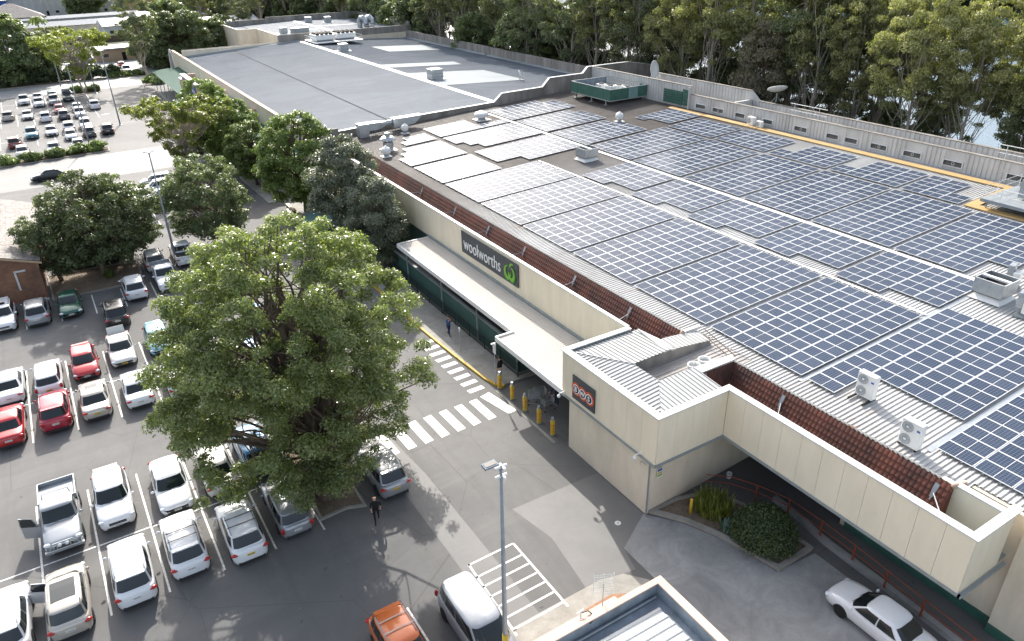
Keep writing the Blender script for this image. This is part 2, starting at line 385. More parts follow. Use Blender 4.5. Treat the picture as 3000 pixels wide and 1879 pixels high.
# ------------------------------------------------------------------ ground, road, water
def sheet(name, pts, z, mat, label=None):
    mb = MB().mat(mat); mb.quad(*[(x, y, z) for x, y in pts]); o = mb.build(name); struct(o); return o
def ground():
    xs = [-1500, -60, 0, 80, 90, 100, 106, 150, 320, 335, 1800]; zs = [0, 0, 0, 0, -.8, -3.2, -6, -7, -6.5, 1, 6]
    ys = [-300, 0, 60, 120, 200, 300, 500, 900, 2500]
    mb = MB().mat('ground_far'); vs = [(x, y, z - .02) for y in ys for x, z in zip(xs, zs)]; k = len(xs)
    mb.add(vs, [(j * k + i, j * k + i + 1, (j + 1) * k + i + 1, (j + 1) * k + i) for j in range(len(ys) - 1) for i in range(k - 1)])
    struct(mb.build('ground'))
    mb = MB().mat('water'); mb.quad((100, -200, -3.6), (332, -200, -3.6), (332, 2400, -3.6), (100, 2400, -3.6)); struct(mb.build('river'))
    sheet('car_park', [(-60, -30), (79, -30), (79, 205), (-60, 205)], .0, 'asphalt')
    sheet('far_car_park', [(-60, 205.2), (79, 205.2), (79, 262), (-60, 262)], .0, 'concrete')
    sheet('asphalt_repair', [(15.7, 26.6), (21.5, 26.5), (21.5, 22.4), (19.0, 21.0), (18.6, 19.6), (15.8, 19.9), (16.3, 23.6)], .004, 'asphalt_patch')
    sheet('asphalt_strip', [(11.3, 19.5), (13.1, 19.5), (13.0, 32), (12.2, 42), (11.2, 42)], .004, 'asphalt_patch')
    sheet('driveway', [(21.5, 22.4), (19.0, 21.0), (19.0, 17.4), (17.4, 16.0), (17.4, -20), (27.6, -20), (27.6, 10), (26.9, 15.5), (24.3, 15.7), (24.1, 17.2), (23.5, 19.1), (22.8, 20.7)], .008, 'concrete')
    sheet('road', [(-60, 113), (22, 113), (22, 127), (-60, 127)], .004, 'asphalt_patch')
    sheet('access_road', [(-60, 191.5), (22, 191.5), (22, 205), (-60, 205)], .004, 'concrete')
    sheet('undercroft_floor', [(26.9, -20), (29.8, -20), (30.6, 16), (36, 22.4), (24, 22.4), (26.9, 16)], .012, 'asphalt')
    # raised footpath along the shop front, with yellow kerb
    mb = MB().mat('kerb_concrete').prism([(21.25, 38.2), (21.6, 37.6), (26, 37.6), (26, 88), (20.55, 88), (20.55, 48.5), (20.75, 44)], 0, .13)
    struct(mb.build('footpath'))
    mb = MB().mat('kerb_yellow')
    ks = [(20.5, 62), (20.5, 50), (20.66, 46), (20.85, 42.5), (21.1, 39.0), (21.35, 37.9), (21.75, 37.45)]
    for (a, b) in zip(ks, ks[1:]):
        d = Vector((b[0] - a[0], b[1] - a[1])); n_ = Vector((-d.y, d.x)).normalized() * .09
        mb.prism([(a[0] - n_.x, a[1] - n_.y), (b[0] - n_.x, b[1] - n_.y), (b[0] + n_.x, b[1] + n_.y), (a[0] + n_.x, a[1] + n_.y)], .0, .145)
    struct(mb.build('yellow_kerb'))
    sheet('trolley_apron', [(21.0, 37.5), (21.15, 30.2), (24.2, 29.6), (26, 29.6), (26, 37.5)], .006, 'asphalt')
    mb = MB().mat('kerb_concrete'); mb.box(20.95, 21.15, 30.2, 37.4, 0, .03); struct(mb.build('apron_kerb'))
    # footpath beside the department store
    mb = MB().mat('kerb_concrete').prism([(19, 88), (26, 88), (26, 178), (19.5, 178), (19.5, 150), (18.6, 110)], 0, .12); struct(mb.build('shop_footpath'))
    # kiosk island
    mb = MB().mat('kerb_concrete').prism([(8, 19.4), (14.4, 19.4), (15.4, 19.5), (16.6, 19.5), (17.5, 19.1), (18.3, 18.4), (18.6, 17.4), (18.4, 14), (18.3, -10), (8, -10)], 0, .11); struct(mb.build('kiosk_footpath'))
    sheet('brick_paving', [(14.9, 18.9), (16.5, 18.95), (17.4, 18.5), (17.9, 17.7), (17.8, 16.9), (14.6, 16.9)], .114, 'brick_paver')
    # gutter strip beside the island
    sheet('gutter', [(8, 19.42), (14.4, 19.42), (15.4, 19.52), (16.6, 19.52), (17.6, 19.15), (18.35, 18.5), (18.75, 18.7), (17.9, 19.7), (16.7, 20.0), (15.3, 20.0), (8, 19.9)], .006, 'kerb_concrete')
    # tree island
    def bed(name, pts, kerb='kerb_concrete', fill='mulch', h=.14, w_=.15):
        n = len(pts); a = sum(pts[i][0] * pts[(i + 1) % n][1] - pts[(i + 1) % n][0] * pts[i][1] for i in range(n))
        if a < 0: pts = pts[::-1]
        P = [Vector(p) for p in pts]; inn = []
        for i in range(n):
            d1 = (P[i] - P[i - 1]).normalized(); d2 = (P[(i + 1) % n] - P[i]).normalized(); nn_ = (Vector((-d1.y, d1.x)) + Vector((-d2.y, d2.x)))
            nn_ = nn_ / max(.3, nn_.length) / max(.5, nn_.length / 2) ; inn.append(P[i] + nn_ * w_)
        mb = MB().mat(kerb); vs = [(p.x, p.y, 0) for p in P] + [(p.x, p.y, h) for p in P] + [(p.x, p.y, h) for p in inn] + [(p.x, p.y, 0) for p in inn]
        fs = []
        for i in range(n):
            j = (i + 1) % n; fs += [(i, j, n + j, n + i), (n + i, n + j, 2 * n + j, 2 * n + i), (2 * n + i, 2 * n + j, 3 * n + j, 3 * n + i)]
        mb.add(vs, fs); struct(mb.build(name + '_kerb'))
        mb = MB().mat(fill); mb.quad(*[(p.x, p.y, h - .05) for p in inn]); struct(mb.build(name + '_soil'))
    bed('tree_island', [(6.45, 31.5), (7.96, 31.6), (9.0, 31.2), (9.1, 41.6), (6.25, 41.6)])
    bed('planter', [(21.75, 22.3), (22.2, 21.7), (22.9, 20.65), (23.55, 19.1), (24.1, 17.15), (24.4, 15.65), (27.0, 15.7), (27.0, 18.6), (26.3, 20.6), (25.0, 21.9), (23.8, 22.3)], h=.2, w_=.25)
    bed('garden_bed', [(-4.7, 71.8), (2.9, 71.8), (3.0, 77.8), (-2.6, 78.2), (-4.9, 78.4)])
    bed('traffic_island', [(3.8, 189), (9.4, 191.2), (9.6, 188.5), (9.0, 186.4), (4.2, 186)])
    bed('median', [(-9.9, 127.5), (5.4, 128.5), (5.6, 131.5), (-9.9, 130.2)])
    bed('verge', [(-40, 205.5), (15, 205.6), (21.4, 204), (21.6, 207), (-40, 211)])
    bed('shrub_island', [(18.4, 189), (24, 190), (24.5, 200), (19.5, 200)])
    # low wall / footing in front of the undercroft
    mb = MB().mat('concrete')
    ps = [(28.3, 19.3), (28.2, 17.5), (27.9, 15.8), (27.8, 12), (27.6, 8), (27.4, 2), (27.4, -5)]
    for a, b in zip(ps, ps[1:]): mb.prism([(a[0] - .18, a[1]), (b[0] - .18, b[1]), (b[0] + .12, b[1]), (a[0] + .12, a[1])], 0, .32)
    struct(mb.build('ramp_kerb'))
ground()
def markings():
    z = .009; tl = math.radians(-1.2)
    mb = MB().mat('line_paint')
    def seg(x0, y0, x1, y1, w_=.1):
        d = Vector((x1 - x0, y1 - y0)); n_ = Vector((-d.y, d.x)).normalized() * (w_ / 2)
        mb.quad((x0 - n_.x, y0 - n_.y, z), (x1 - n_.x, y1 - n_.y, z), (x1 + n_.x, y1 + n_.y, z), (x0 + n_.x, y0 + n_.y, z))
    def row(xa, n, y0, y1, p=2.6, double=True):
        for i in range(n):
            x = xa + i * p; seg(x - (y1 - (y0 + y1) / 2) * .021, y1, x + ((y0 + y1) / 2 - y0) * .021, y0)
        if double:
            ym = (y0 + y1) / 2; a, b = xa - 2.6, xa + (n - 1) * p
            for i in range(n): 
                x = xa + (i - 1) * p; seg(x + .07, ym, x + p - .07, ym + .03)
    row(-9.3, 7, 30.75, 41.5)
    seg(11.35, 32, 11.2, 41, .1)
    row(-9.5, 6, 48.5, 59.2)
    row(3.5, 4, 48.5, 59.2)
    for x in (-9.1, -6.9, -4.3, -1.65, .75, 3.3, 6): seg(x, 71.4, x + .1, 66.9)
    seg(5.1, 21, 5.2, 18); seg(8.0, 23.6, 8.1, 18)
    for y0, y1 in ((139.6, 150.6), (158, 169.8), (176.6, 187.6)): row(-9.2, 7, y0, y1)
    row(6.5, 4, 88, 106, 2.6)
    # zebra crossing to the shop door
    for i in range(8):
        x = 20.9 - i * 1.15
        if i == 0: mb.quad((20.3, 34.5, z), (21.0, 34.55, z), (20.5, 37.5, z), (19.7, 37.3, z)); continue
        mb.quad((x - .55 - .0, 34.75, z), (x + .05, 34.85, z), (x - .02, 37.3, z), (x - .62, 37.2, z)) if i < 1 else mb.quad((x - .9, 34.6, z), (x - .3, 34.65, z), (x - .38, 37.25, z), (x - .98, 37.2, z))
    for i in range(9):
        y = 38.05 + i * 1.0; mb.quad((19.35, y, z), (20.55, y + .05, z), (20.5, y + .5, z), (19.3, y + .45, z))
    # hatched bay
    X0, X1 = 11.55, 14.4; seg(X1, 24.4, X1 + .05, 19.55, .12); seg(X0 + .2, 24.4, X0, 19.4, .12)
    for y in (24.37, 23.46, 22.77, 22.05, 21.35, 20.6, 19.86): seg(X0 + .1, y - .03, X1, y + .02, .11)
    # far road lines
    seg(-10, 120, 20, 120.3, .12); seg(7, 160, 8.4, 160.4, .3)
    struct(mb.build('line_markings'))
markings()

# ------------------------------------------------------------------ supermarket
ZR = lambda x, y=0: 6.4 + .052 * (x - 31.)
def tile_patch(mb, P0, U, V, nu, nv, flip=False):
    """roof tiles: U along the eaves, V up the slope"""
    P0, U, V = Vector(P0), Vector(U), Vector(V); N = U.cross(V).normalized()
    if flip: N = -N
    o = []; st = []
    for j in range(nv):
        st += [(j / nv, .03), ((j + .97) / nv, .005)]
    cs = []
    for i in range(nu):
        for q, h in ((0, 0), (.3, .011), (.6, .011), (.8, 0)): cs.append(((i + q) / nu, h))
    cs.append((1, 0)); k = len(cs); vs = []
    for t, hz in st:
        for s_, h in cs: vs.append(P0 + U * s_ + V * t + N * (hz + h))
    fs = []
    for j in range(len(st) - 1):
        for i in range(k - 1):
            q = (j * k + i, j * k + i + 1, (j + 1) * k + i + 1, (j + 1) * k + i); fs.append(q[::-1] if flip else q)
    mb.add(vs, fs)
def supermarket():
    b = thing('supermarket_building', 'large cream supermarket building with ribbed metal roof, terracotta tile edge and long shopfront awning', 'building')
    def part(n, mb, **k): return mb.build(n, b, **k)
    # walls
    mb = MB().mat('cream_wall')
    mb.prism([(21.6, 22.3), (30.2, 22.75), (30.2, 29.4), (21.6, 29.5)], 0, 4.0)
    mb.box(29.75, 30.2, -20, 16.2, 0, 6.3)
    part('wall', mb)
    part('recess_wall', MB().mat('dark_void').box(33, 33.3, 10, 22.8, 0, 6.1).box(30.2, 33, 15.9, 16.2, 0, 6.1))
    part('inner_wall', MB().mat('green_wall').box(26.2, 26.5, 29.5, 88.9, 0, 5.4))
    mb = MB().mat('cream_wall').box(29.4, 29.75, -20, 8.4, 0, 6.9); part('side_wall', mb)
    o = part('wall_base_band', MB().mat('green_panel').box(29.3, 29.395, -20, 8.4, 0, .5).box(29.65, 29.745, 8.4, 15.9, 0, .5))
    # soffits
    mb = MB().mat('grey_trim')
    mb.box(21.25, 30, 21.6, 29.6, 3.98, 4.06); mb.box(26.05, 33.2, 8.8, 21.55, 3.98, 4.06); mb.box(26.05, 30, 29.75, 66, 3.9, 3.98); part('soffit', mb)
    # fascia: separate sheets with open joints over a dark backing
    mb = MB().mat('grey_trim')
    mb.box(21.26, 21.5, 21.62, 29.64, 4.02, 6.8); mb.box(21.5, 26.3, 21.6, 21.8, 4.02, 6.8); mb.box(26.06, 26.3, 8.8, 21.6, 4.02, 6.8)
    mb.box(26.06, 26.3, 29.75, 88.4, 4.02, 6.8); mb.box(26.3, 28.5, 8.8, 9.0, 4.02, 6.8); mb.box(21.4, 26.1, 29.5, 29.7, 4.02, 6.8)
    mb.box(21.14, 21.26, 21.5, 29.75, 3.9, 4.03); mb.box(21.2, 26.1, 21.46, 21.6, 3.9, 4.03); mb.box(25.93, 26.06, 8.6, 21.46, 3.9, 4.03); mb.box(25.93, 29.3, 8.55, 8.7, 3.9, 4.03)
    mb.box(25.85, 26.06, 29.75, 57.6, 3.98, 4.14)
    part('fascia_frame', mb)
    mb = MB().mat('cream_panel')
    def panels_y(x0, x1, ya, yb, z0=4.03, z1=6.88, p=1.17):
        n = round(abs(yb - ya) / p); s_ = (yb - ya) / n
        for i in range(n): mb.box(x0, x1, ya + i * s_ + .007, ya + (i + 1) * s_ - .007, z0, z1)
    def panels_x(y0, y1, xa, xb, z0=4.03, z1=6.88, p=1.17):
        n = round(abs(xb - xa) / p); s_ = (xb - xa) / n
        for i in range(n): mb.box(xa + i * s_ + .007, xa + (i + 1) * s_ - .007, y0, y1, z0, z1)
    panels_y(21.2, 21.25, 21.55, 29.7); panels_x(21.54, 21.59, 21.26, 26.0); panels_y(26.0, 26.05, 8.73, 21.53); part('fascia_panel', mb); mb = MB().mat('cream_panel')
    panels_y(26.0, 26.05, 29.72, 66.2); panels_y(26.0, 26.05, 66.2, 88.4, 4.6); part('fascia_panel', mb); mb = MB().mat('cream_panel'); panels_x(8.73, 8.79, 26.06, 28.9); part('fascia_panel', mb)
    # caps
    mb = MB().mat('white_cap')
    mb.box(21.12, 21.56, 21.46, 29.8, 6.88, 6.95); mb.box(21.56, 26.35, 21.46, 21.86, 6.88, 6.95); mb.box(25.95, 26.35, 8.65, 21.46, 6.883, 6.953)
    mb.box(21.56, 26.1, 29.45, 29.82, 6.88, 6.95); mb.box(25.96, 26.24, 29.82, 88.4, 6.88, 6.95); mb.box(26.35, 29.3, 8.65, 9.05, 6.88, 6.95)
    mb.box(28.4, 28.75, 9.05, 11.1, 6.885, 6.955); mb.box(29.3, 31.4, 8.2, 8.6, 6.88, 6.95); mb.box(29.35, 29.8, -20, 8.2, 6.88, 6.95); part('parapet_cap', mb)
    part('gutter_wall', MB().mat('cream_panel').box(28.45, 28.7, 9.05, 11.6, 4.1, 6.88))
    # terracotta mansard
    mb = MB().mat('terracotta')
    tile_patch(mb, (27.05, 88.3, 4.47), (0, -60.8, 0), (1.35, 0, 2.4), 270, 9)
    tile_patch(mb, (27.05, 23.4, 4.47), (0, -12.4, 0), (1.35, 0, 2.4), 55, 9)
    mb.quad((27.05, 27.5, 4.47), (28.4, 27.5, 6.87), (28.4, 27.5, 4.4)); mb.quad((27.05, 11.0, 4.47), (28.4, 11.0, 6.87), (28.4, 11.0, 4.4)); mb.box(26.3, 27.1, 11.0, 88.3, 4.4, 4.45)
    part('tile_roof', mb)
    mb = MB().mat('terracotta'); tile_patch(mb, (26.3, 22.6, 4.5), (2.1, 0, 0), (0, .85, 2.4), 9, 9); part('tile_return', mb)
    mb = MB().mat('peach_wall')
    for i in range(9):
        a = i / 9; mb.tube([(27.0 + 1.4 * a, 27.5, 4.5 + 2.46 * a), (27.0 + 1.4 * (a + .12), 27.5, 4.52 + 2.46 * (a + .12))], .10, 8)
    for i in range(7): mb.tube([(28.3 + i * .12, 11.0 - i * .02, 6.92 - i * .03), (28.5 + i * .12, 11.0, 6.9 - i * .03)], .11, 8)
    part('verge_tile', mb, smooth=True)
    # main metal roof: a steep lip behind the tile ridge, then one long fall
    def zf(x, y):
        return 6.87 - (x - 28.4) * .62 if x < 29.3 else ZR(x)
    mb = MB().mat('metal_roof')
    ribs(mb, 28.4, 67.9, 27.6, 88.8, zf, .25, .05, .42, 'x', [28.4, 29.3, 68])
    ribs(mb, 28.4, 67.9, 10.9, 23.5, zf, .25, .05, .42, 'x', [28.4, 29.3, 68])
    ribs(mb, 29.95, 67.9, 23.5, 27.6, zf, .25, .05, .42, 'x', [29.95, 68])
    ribs(mb, 29.8, 67.9, -20, 10.9, zf, .25, .05, .42, 'x', [29.95, 68])
    part('roof', mb)
    # dirty low roof in the gap behind the corner box
    mb = MB().mat('low_roof'); ribs(mb, 23.4, 30.0, 23.4, 27.6, lambda x, y: 6.15 + .028 * (x - 23.4), .3, .04, .45); part('valley_roof', mb)
    mb = MB().mat('stained_concrete'); mb.quad((23.5, 26.25, 6.1), (29.6, 26.25, 6.1), (29.4, 26.25, 6.62), (27, 26.25, 6.9), (23.5, 26.25, 6.93)); part('cheek_wall', mb)
    mb = MB().mat('box_roof')
    ribs(mb, 26.5, 29.5, 26.2, 27.45, lambda x, y: 6.90 - max(0, x - 27) * .12 + (y - 26.2) * .06, .3, .035, .25, 'y', [26.2, 27.45])
    # corner box roof in three falls
    F = lambda x, y: 6.76 + (min(x, 23.5) - 21.5) * .1
    xe = lambda y: 23.5 if 24.1 <= y <= 26.2 else (21.56 + (y - 21.86) / 2.24 * 1.94 if y < 24.1 else 21.56 + (29.45 - y) / 3.25 * 1.94)
    def fall(ax, a0, a1, n, c0, c1, zf_):     # one fall: pans with raised ribs running along the other axis
        for i in range(n):
            s0 = a0 + (a1 - a0) * i / n; s1 = a0 + (a1 - a0) * (i + 1) / n; m_ = s0 + (s1 - s0) * .72
            P_ = (lambda s_, c_, dz=0: (c_, s_, zf_(c_, s_) + dz)) if ax == 'y' else (lambda s_, c_, dz=0: (s_, c_, zf_(s_, c_) + dz))
            mb.quad(P_(s0, c0(s0)), P_(s0, c1(s0)), P_(m_, c1(m_)), P_(m_, c0(m_))); mb.quad(P_(m_, c0(m_)), P_(m_, c1(m_)), P_(m_ + .015, c1(m_), .05), P_(m_ + .015, c0(m_), .05))
            mb.quad(P_(m_ + .015, c0(m_), .05), P_(m_ + .015, c1(m_), .05), P_(s1 - .015, c1(s1), .05), P_(s1 - .015, c0(s1), .05)); mb.quad(P_(s1 - .015, c0(s1), .05), P_(s1 - .015, c1(s1), .05), P_(s1, c1(s1)), P_(s1, c0(s1)))
    fall('y', 21.9, 29.4, 27, lambda y: 21.57, lambda y: max(21.62, xe(y)), lambda x, y: F(x, y))
    yf_ = lambda x: 29.45 - (x - 21.56) / 1.94 * 3.25 if x < 23.5 else 26.2 + (x - 23.5) * .03
    fall('x', 21.6, 26.6, 18, lambda x: 29.42, lambda x: min(29.38, yf_(x)), lambda x, y: 6.76 + min(1, (29.45 - y) / 3.25) * .2)
    yn_ = lambda x: 21.86 + (x - 21.56) / 1.94 * 2.24 if x < 23.5 else 24.1
    fall('x', 21.6, 26.0, 16, lambda x: 21.9, lambda x: max(21.94, yn_(x)), lambda x, y: 6.76 + min(1, (y - 21.86) / 2.24) * .2)
    part('corner_roof', mb)
    part('hip_flashing', MB().mat('galv_dull').tube([(21.6, 29.4, 6.8), (23.5, 26.15, 7.0)], .03, 6)); part('roof_flashing', MB().mat('white_cap').prism([(26.0, 26.4), (26.5, 26.2), (26.6, 27.6), (26.35, 29.2)], 6.85, 6.96))
    part('roof_flashing', MB().mat('white_cap').prism([(26.0, 23.45), (28.5, 23.45), (28.7, 23.95), (26.0, 24.05)], 6.93, 6.99)); part('roof_flashing', MB().mat('white_cap').box(28.4, 29.9, 27.5, 27.75, 6.72, 6.86))
    # awning over the footpath
    mb = MB().mat('canopy_roof')
    ribs(mb, 22.85, 25.98, 37.78, 57.4, lambda x, y: 3.88 + (x - 22.85) * .02, .2, .02, .4); ribs(mb, 21.45, 25.98, 29.9, 37.78, lambda x, y: 3.86 + (x - 21.45) * .02, .2, .02, .4); part('awning_roof', mb)
    mb = MB().mat('white_metal')
    mb.box(22.72, 22.85, 37.74, 57.5, 3.62, 3.99); mb.box(21.38, 22.72, 37.76, 37.9, 3.62, 3.99); mb.box(21.36, 21.45, 29.8, 37.76, 3.62, 3.99); mb.box(22.72, 26, 57.42, 57.55, 3.62, 3.99)
    mb.box(22.85, 26, 37.8, 57.4, 3.66, 3.7); mb.box(21.45, 26, 29.8, 37.75, 3.66, 3.7); part('awning_edge', mb)
    mb = MB().mat('grey_trim')
    for y in (30.2, 38.2, 44, 50, 56.8): mb.tube([(23.3 if y > 37 else 24.3, y, 0), (23.3 if y > 37 else 24.3, y, 3.66)], .06, 8)
    for i in range(46): y = 39 + i * .4; mb.tube([(24.3, y, 2.2), (24.3, y, 3.66)], .012, 4)
    part('awning_post', mb)
    mb = MB().mat('green_wall').box(23.5, 23.65, 38.4, 62, .1, 2.15); mb.box(23.65, 25.6, 38.4, 38.55, .1, 2.15); part('ramp_wall', mb)
    part('ramp_cap', MB().mat('grey_trim').box(23.46, 23.7, 38.35, 62, 2.15, 2.22))
    # back wall with louvred windows
    mb = MB().mat('grey_wall')
    def vribs(y0, y1, x, za, zb, p=.4):
        n_ = int((y1 - y0) / p)
        for i in range(n_):
            y = y0 + i * (y1 - y0) / n_; mb.box(x, x + .05, y, y + p * .75, za, zb)
        mb.box(x + .05, x + .3, y0, y1, za, zb)
    WIN = [(66.5, 1.6), (63.6, 1.7), (60.1, 1.4), (56., 1.3), (51.5, 1.6), (47.5, 1.4), (45.3, 1.4), (42.2, 1.7), (38.7, 1.7), (34.8, 1.7), (29.2, 1.7)]
    edges = []; prev = 68.3
    for c, w_ in WIN:
        vribs(c + w_ / 2, prev, 67.9, ZR(67.9), 10.12); mb.box(67.95, 68.2, c - w_ / 2, c + w_ / 2, ZR(67.9), 8.7); mb.box(67.95, 68.2, c - w_ / 2, c + w_ / 2, 9.16, 10.12); prev = c - w_ / 2
    vribs(-20, prev, 67.9, ZR(67.9), 10.12)
    vribs(68.3, 88.8, 67.9, ZR(67.9), 11.05, .5)
    vribs(-20, 61.2, 71.0, 8.3, 10.15, .5); vribs(61.6, 79.5, 71.05, 8.3, 11.15, .5)
    mb.quad((71.05, 61.6, 11.15), (71.35, 61.6, 11.15), (71.35, 60.2, 10.15), (71.05, 60.2, 10.15)); mb.quad((71.05, 61.6, 10.1), (71.05, 61.6, 11.15), (71.05, 60.2, 10.15), (71.05, 60.2, 10.1))
    mb.box(68.2, 71.1, 61.3, 61.6, 8.3, 10.2)
    part('back_wall', mb)
    part('service_gutter', MB().mat('stained_concrete').box(68.2, 71.0, -20, 61.2, 8.4, 8.5).box(68.2, 71, 61.6, 88.7, 8.4, 8.5))
    mb = MB().mat('stained_concrete').box(67.85, 68.25, -20, 68.3, 10.12, 10.18).box(67.85, 68.25, 68.3, 88.8, 11.05, 11.11).box(70.95, 71.4, -20, 60.2, 10.15, 10.21).box(71.0, 71.4, 61.6, 79.6, 11.15, 11.21); part('coping', mb)
    for c, w_ in WIN:
        f = MB().mat('white_metal'); 
        f.box(67.84, 67.96, c - w_ / 2 - .08, c - w_ / 2, 8.66, 9.2); f.box(67.84, 67.96, c + w_ / 2, c + w_ / 2 + .08, 8.66, 9.2); f.box(67.84, 67.96, c - w_ / 2, c + w_ / 2, 8.64, 8.7); f.box(67.84, 67.96, c - w_ / 2, c + w_ / 2, 9.16, 9.22)
        wo = part('window', f); g = MB().mat('dark_glass').box(68.0, 68.05, c - w_ / 2, c + w_ / 2, 8.7, 9.16).mat('galv_dull')
        for i in range(4): g.box(67.97, 68.0, c - w_ / 2, c + w_ / 2, 8.76 + i * .11, 8.785 + i * .11)
        g.build('louvre', wo)
        if c in (63.6, 51.5, 42.2, 38.7, 34.8): 
            m2 = MB().mat('white_metal'); m2.tube([(67.93, c, 8.82), (67.93, c, 8.83)], .1, 8); vs = [(67.94, c + .13 * math.cos(a * .524), 8.93 + .13 * math.sin(a * .524)) for a in range(13)]; m2.tube(vs, .022, 5, False); m2.build('exhaust_fan', wo)
    mb = MB().mat('green_panel')
    for i in range(6): mb.box(67.72, 67.86, 69.7, 73.1, 8.62 + i * .28, 8.84 + i * .28); mb.box(67.7, 67.84, 68.5, 69.6, 8.66 + i * .33, 8.92 + i * .33)
    part('louvre_screen', mb)
    part('wall_pier', MB().mat('grey_wall').box(67.6, 67.9, 68.35, 68.5, 8.3, 11.0))
    # stepped gable wall shared with the department store
    pr = [(26.2, 7.1), (29.6, 7.15), (39.2, 7.65), (51.4, 7.95), (52.7, 8.98), (59.4, 9.08), (60.6, 10.2), (66.4, 10.22), (67.3, 11.05), (71.2, 11.05), (75, 11.02), (79.5, 10.2), (81, 8.7)]
    mb = MB().mat('stained_concrete')
    for (xa, za), (xb, zb) in zip(pr, pr[1:]):
        mb.add([(xa, 88.9, 5.5), (xb, 88.9, 5.5), (xb, 88.9, zb), (xa, 88.9, za), (xa, 89.2, 5.5), (xb, 89.2, 5.5), (xb, 89.2, zb), (xa, 89.2, za)], [(0, 1, 2, 3), (5, 4, 7, 6), (3, 2, 6, 7)])
        n_ = int((xb - xa) / .5)
        for i in range(n_):
            t0, t1 = i / n_, (i + .72) / n_; X0, X1 = xa + (xb - xa) * t0, xa + (xb - xa) * t1
            z0_, z1_ = za + (zb - za) * t0 - .06, za + (zb - za) * t1 - .06
            mb.add([(X0, 88.84, 5.5), (X1, 88.84, 5.5), (X1, 88.84, z1_), (X0, 88.84, z0_), (X0, 88.9, z0_), (X1, 88.9, z1_)], [(0, 1, 2, 3), (3, 2, 5, 4)])
    part('gable_wall', mb)
    mb = MB().mat('white_cap')
    for (xa, za), (xb, zb) in zip(pr, pr[1:]):
        mb.add([(xa, 88.8, za), (xb, 88.8, zb), (xb, 89.26, zb), (xa, 89.26, za), (xa, 88.8, za + .06), (xb, 88.8, zb + .06), (xb, 89.26, zb + .06), (xa, 89.26, za + .06)], [(4, 5, 6, 7), (0, 1, 5, 4), (2, 3, 7, 6)])
    part('gable_cap', mb)
    part('wall_box', MB().mat('stained_concrete').box(26.8, 28.9, 88.5, 88.8, 6.1, 7.6))
    # cable tray, ridge strips
    mb = MB().mat('white_metal')
    mb.add([(41.75, 20.7, ZR(41.75) + .14), (41.95, 20.7, ZR(41.95) + .14), (41.95, 63.4, ZR(41.95) + .14), (41.75, 63.4, ZR(41.75) + .14)], [(0, 1, 2, 3)])
    i = 20.8
    while i < 63: mb.box(41.7, 42.0, i, i + .12, ZR(41.8), ZR(41.8) + .13); i += .8
    mb.add([(48.2, 20.6, ZR(48.2) + .12), (48.62, 20.6, ZR(48.6) + .12), (48.62, 87.5, ZR(48.6) + .12), (48.2, 87.5, ZR(48.2) + .12)], [(0, 1, 2, 3)])
    part('cable_tray', mb)
    part('expansion_flashing', MB().mat('galv').add([(30.4, y, ZR(30.4) + .06) for y in (13.15, 13.45)] + [(48, y, ZR(48) + .06) for y in (13.45, 13.15)] + [(30.4, y, ZR(30.4) + .06) for y in (20.45, 20.7)] + [(46, y, ZR(46) + .06) for y in (20.7, 20.45)], [(0, 3, 2, 1), (4, 7, 6, 5)]))
    # downpipe and small fittings on the corner
    part('downpipe', MB().mat('galv_dull').tube([(21.52, 22.22, .0), (21.52, 22.22, 3.95)], .05, 8).tube([(21.55, 22.5, 3.3), (21.5, 22.9, 3.3), (21.5, 22.9, 2.9)], .02, 6))
    # dark shopfront under the awning
    part('shopfront', MB().mat('dark_glass').box(26.1, 26.19, 29.8, 37.6, 0.1, 3.5))
    part('door_frame', MB().mat('galv_dull').box(26.0, 26.1, 31, 31.1, .1, 3.4).box(26.0, 26.1, 33.4, 33.5, .1, 3.4).box(26.0, 26.1, 36, 36.1, .1, 3.4))
    for y in (28.9, 22.9): pass
    return b
supermarket()
# ------------------------------------------------------------------ solar arrays
PX, PY = .98, 1.70
def panel_mesh():
    mb = MB().mat('solar_glass')
    a, b = PX / 2 - .012, PY / 2 - .022
    mb.quad((-a + .028, -b + .028, .03), (a - .028, -b + .028, .03), (a - .028, -.012, .03), (-a + .028, -.012, .03))
    mb.quad((-a + .028, .012, .03), (a - .028, .012, .03), (a - .028, b - .028, .03), (-a + .028, b - .028, .03))
    mb.mat('solar_frame')
    mb.box(-a, -a + .028, -b, b, 0, .036); mb.box(a - .028, a, -b, b, 0, .036); mb.box(-a + .028, a - .028, -b, -b + .028, 0, .036); mb.box(-a + .028, a - .028, b - .028, b, 0, .036)
    mb.box(-a + .028, a - .028, -.012, .012, .0, .032)
    mb.quad((-a, -b, 0), (-a, b, 0), (a, b, 0), (a, -b, 0))
    return mb.mesh('solar_panel')
PANEL = panel_mesh()
SL = math.atan(.052)
def solar_array(x0, y0, nc, nr, label, skip=lambda i, j: False):
    t = thing('solar_array', label, 'solar array', (x0, y0, ZR(x0) + .16), 0, 'solar arrays on the supermarket roof')
    t.rotation_euler = (0, -SL, 0)
    fr = MB().mat('galv')
    for j in range(nr):
        cells = [i for i in range(nc) if not skip(i, j)]
        if not cells: continue
        for q in (.28, .72):
            y = (j + q) * PY; fr.box(min(cells) * PX - .05, (max(cells) + 1) * PX + .05, y - .02, y + .02, -.05, -.003)
            for i in cells[::2]: fr.box(i * PX + .1, i * PX + .16, y - .03, y + .03, -.14, -.05)
        for i in cells: link('solar_panel', PANEL, t, ((i + .5) * PX, (j + .5) * PY, 0))
    fr.build('mounting_rail', t)
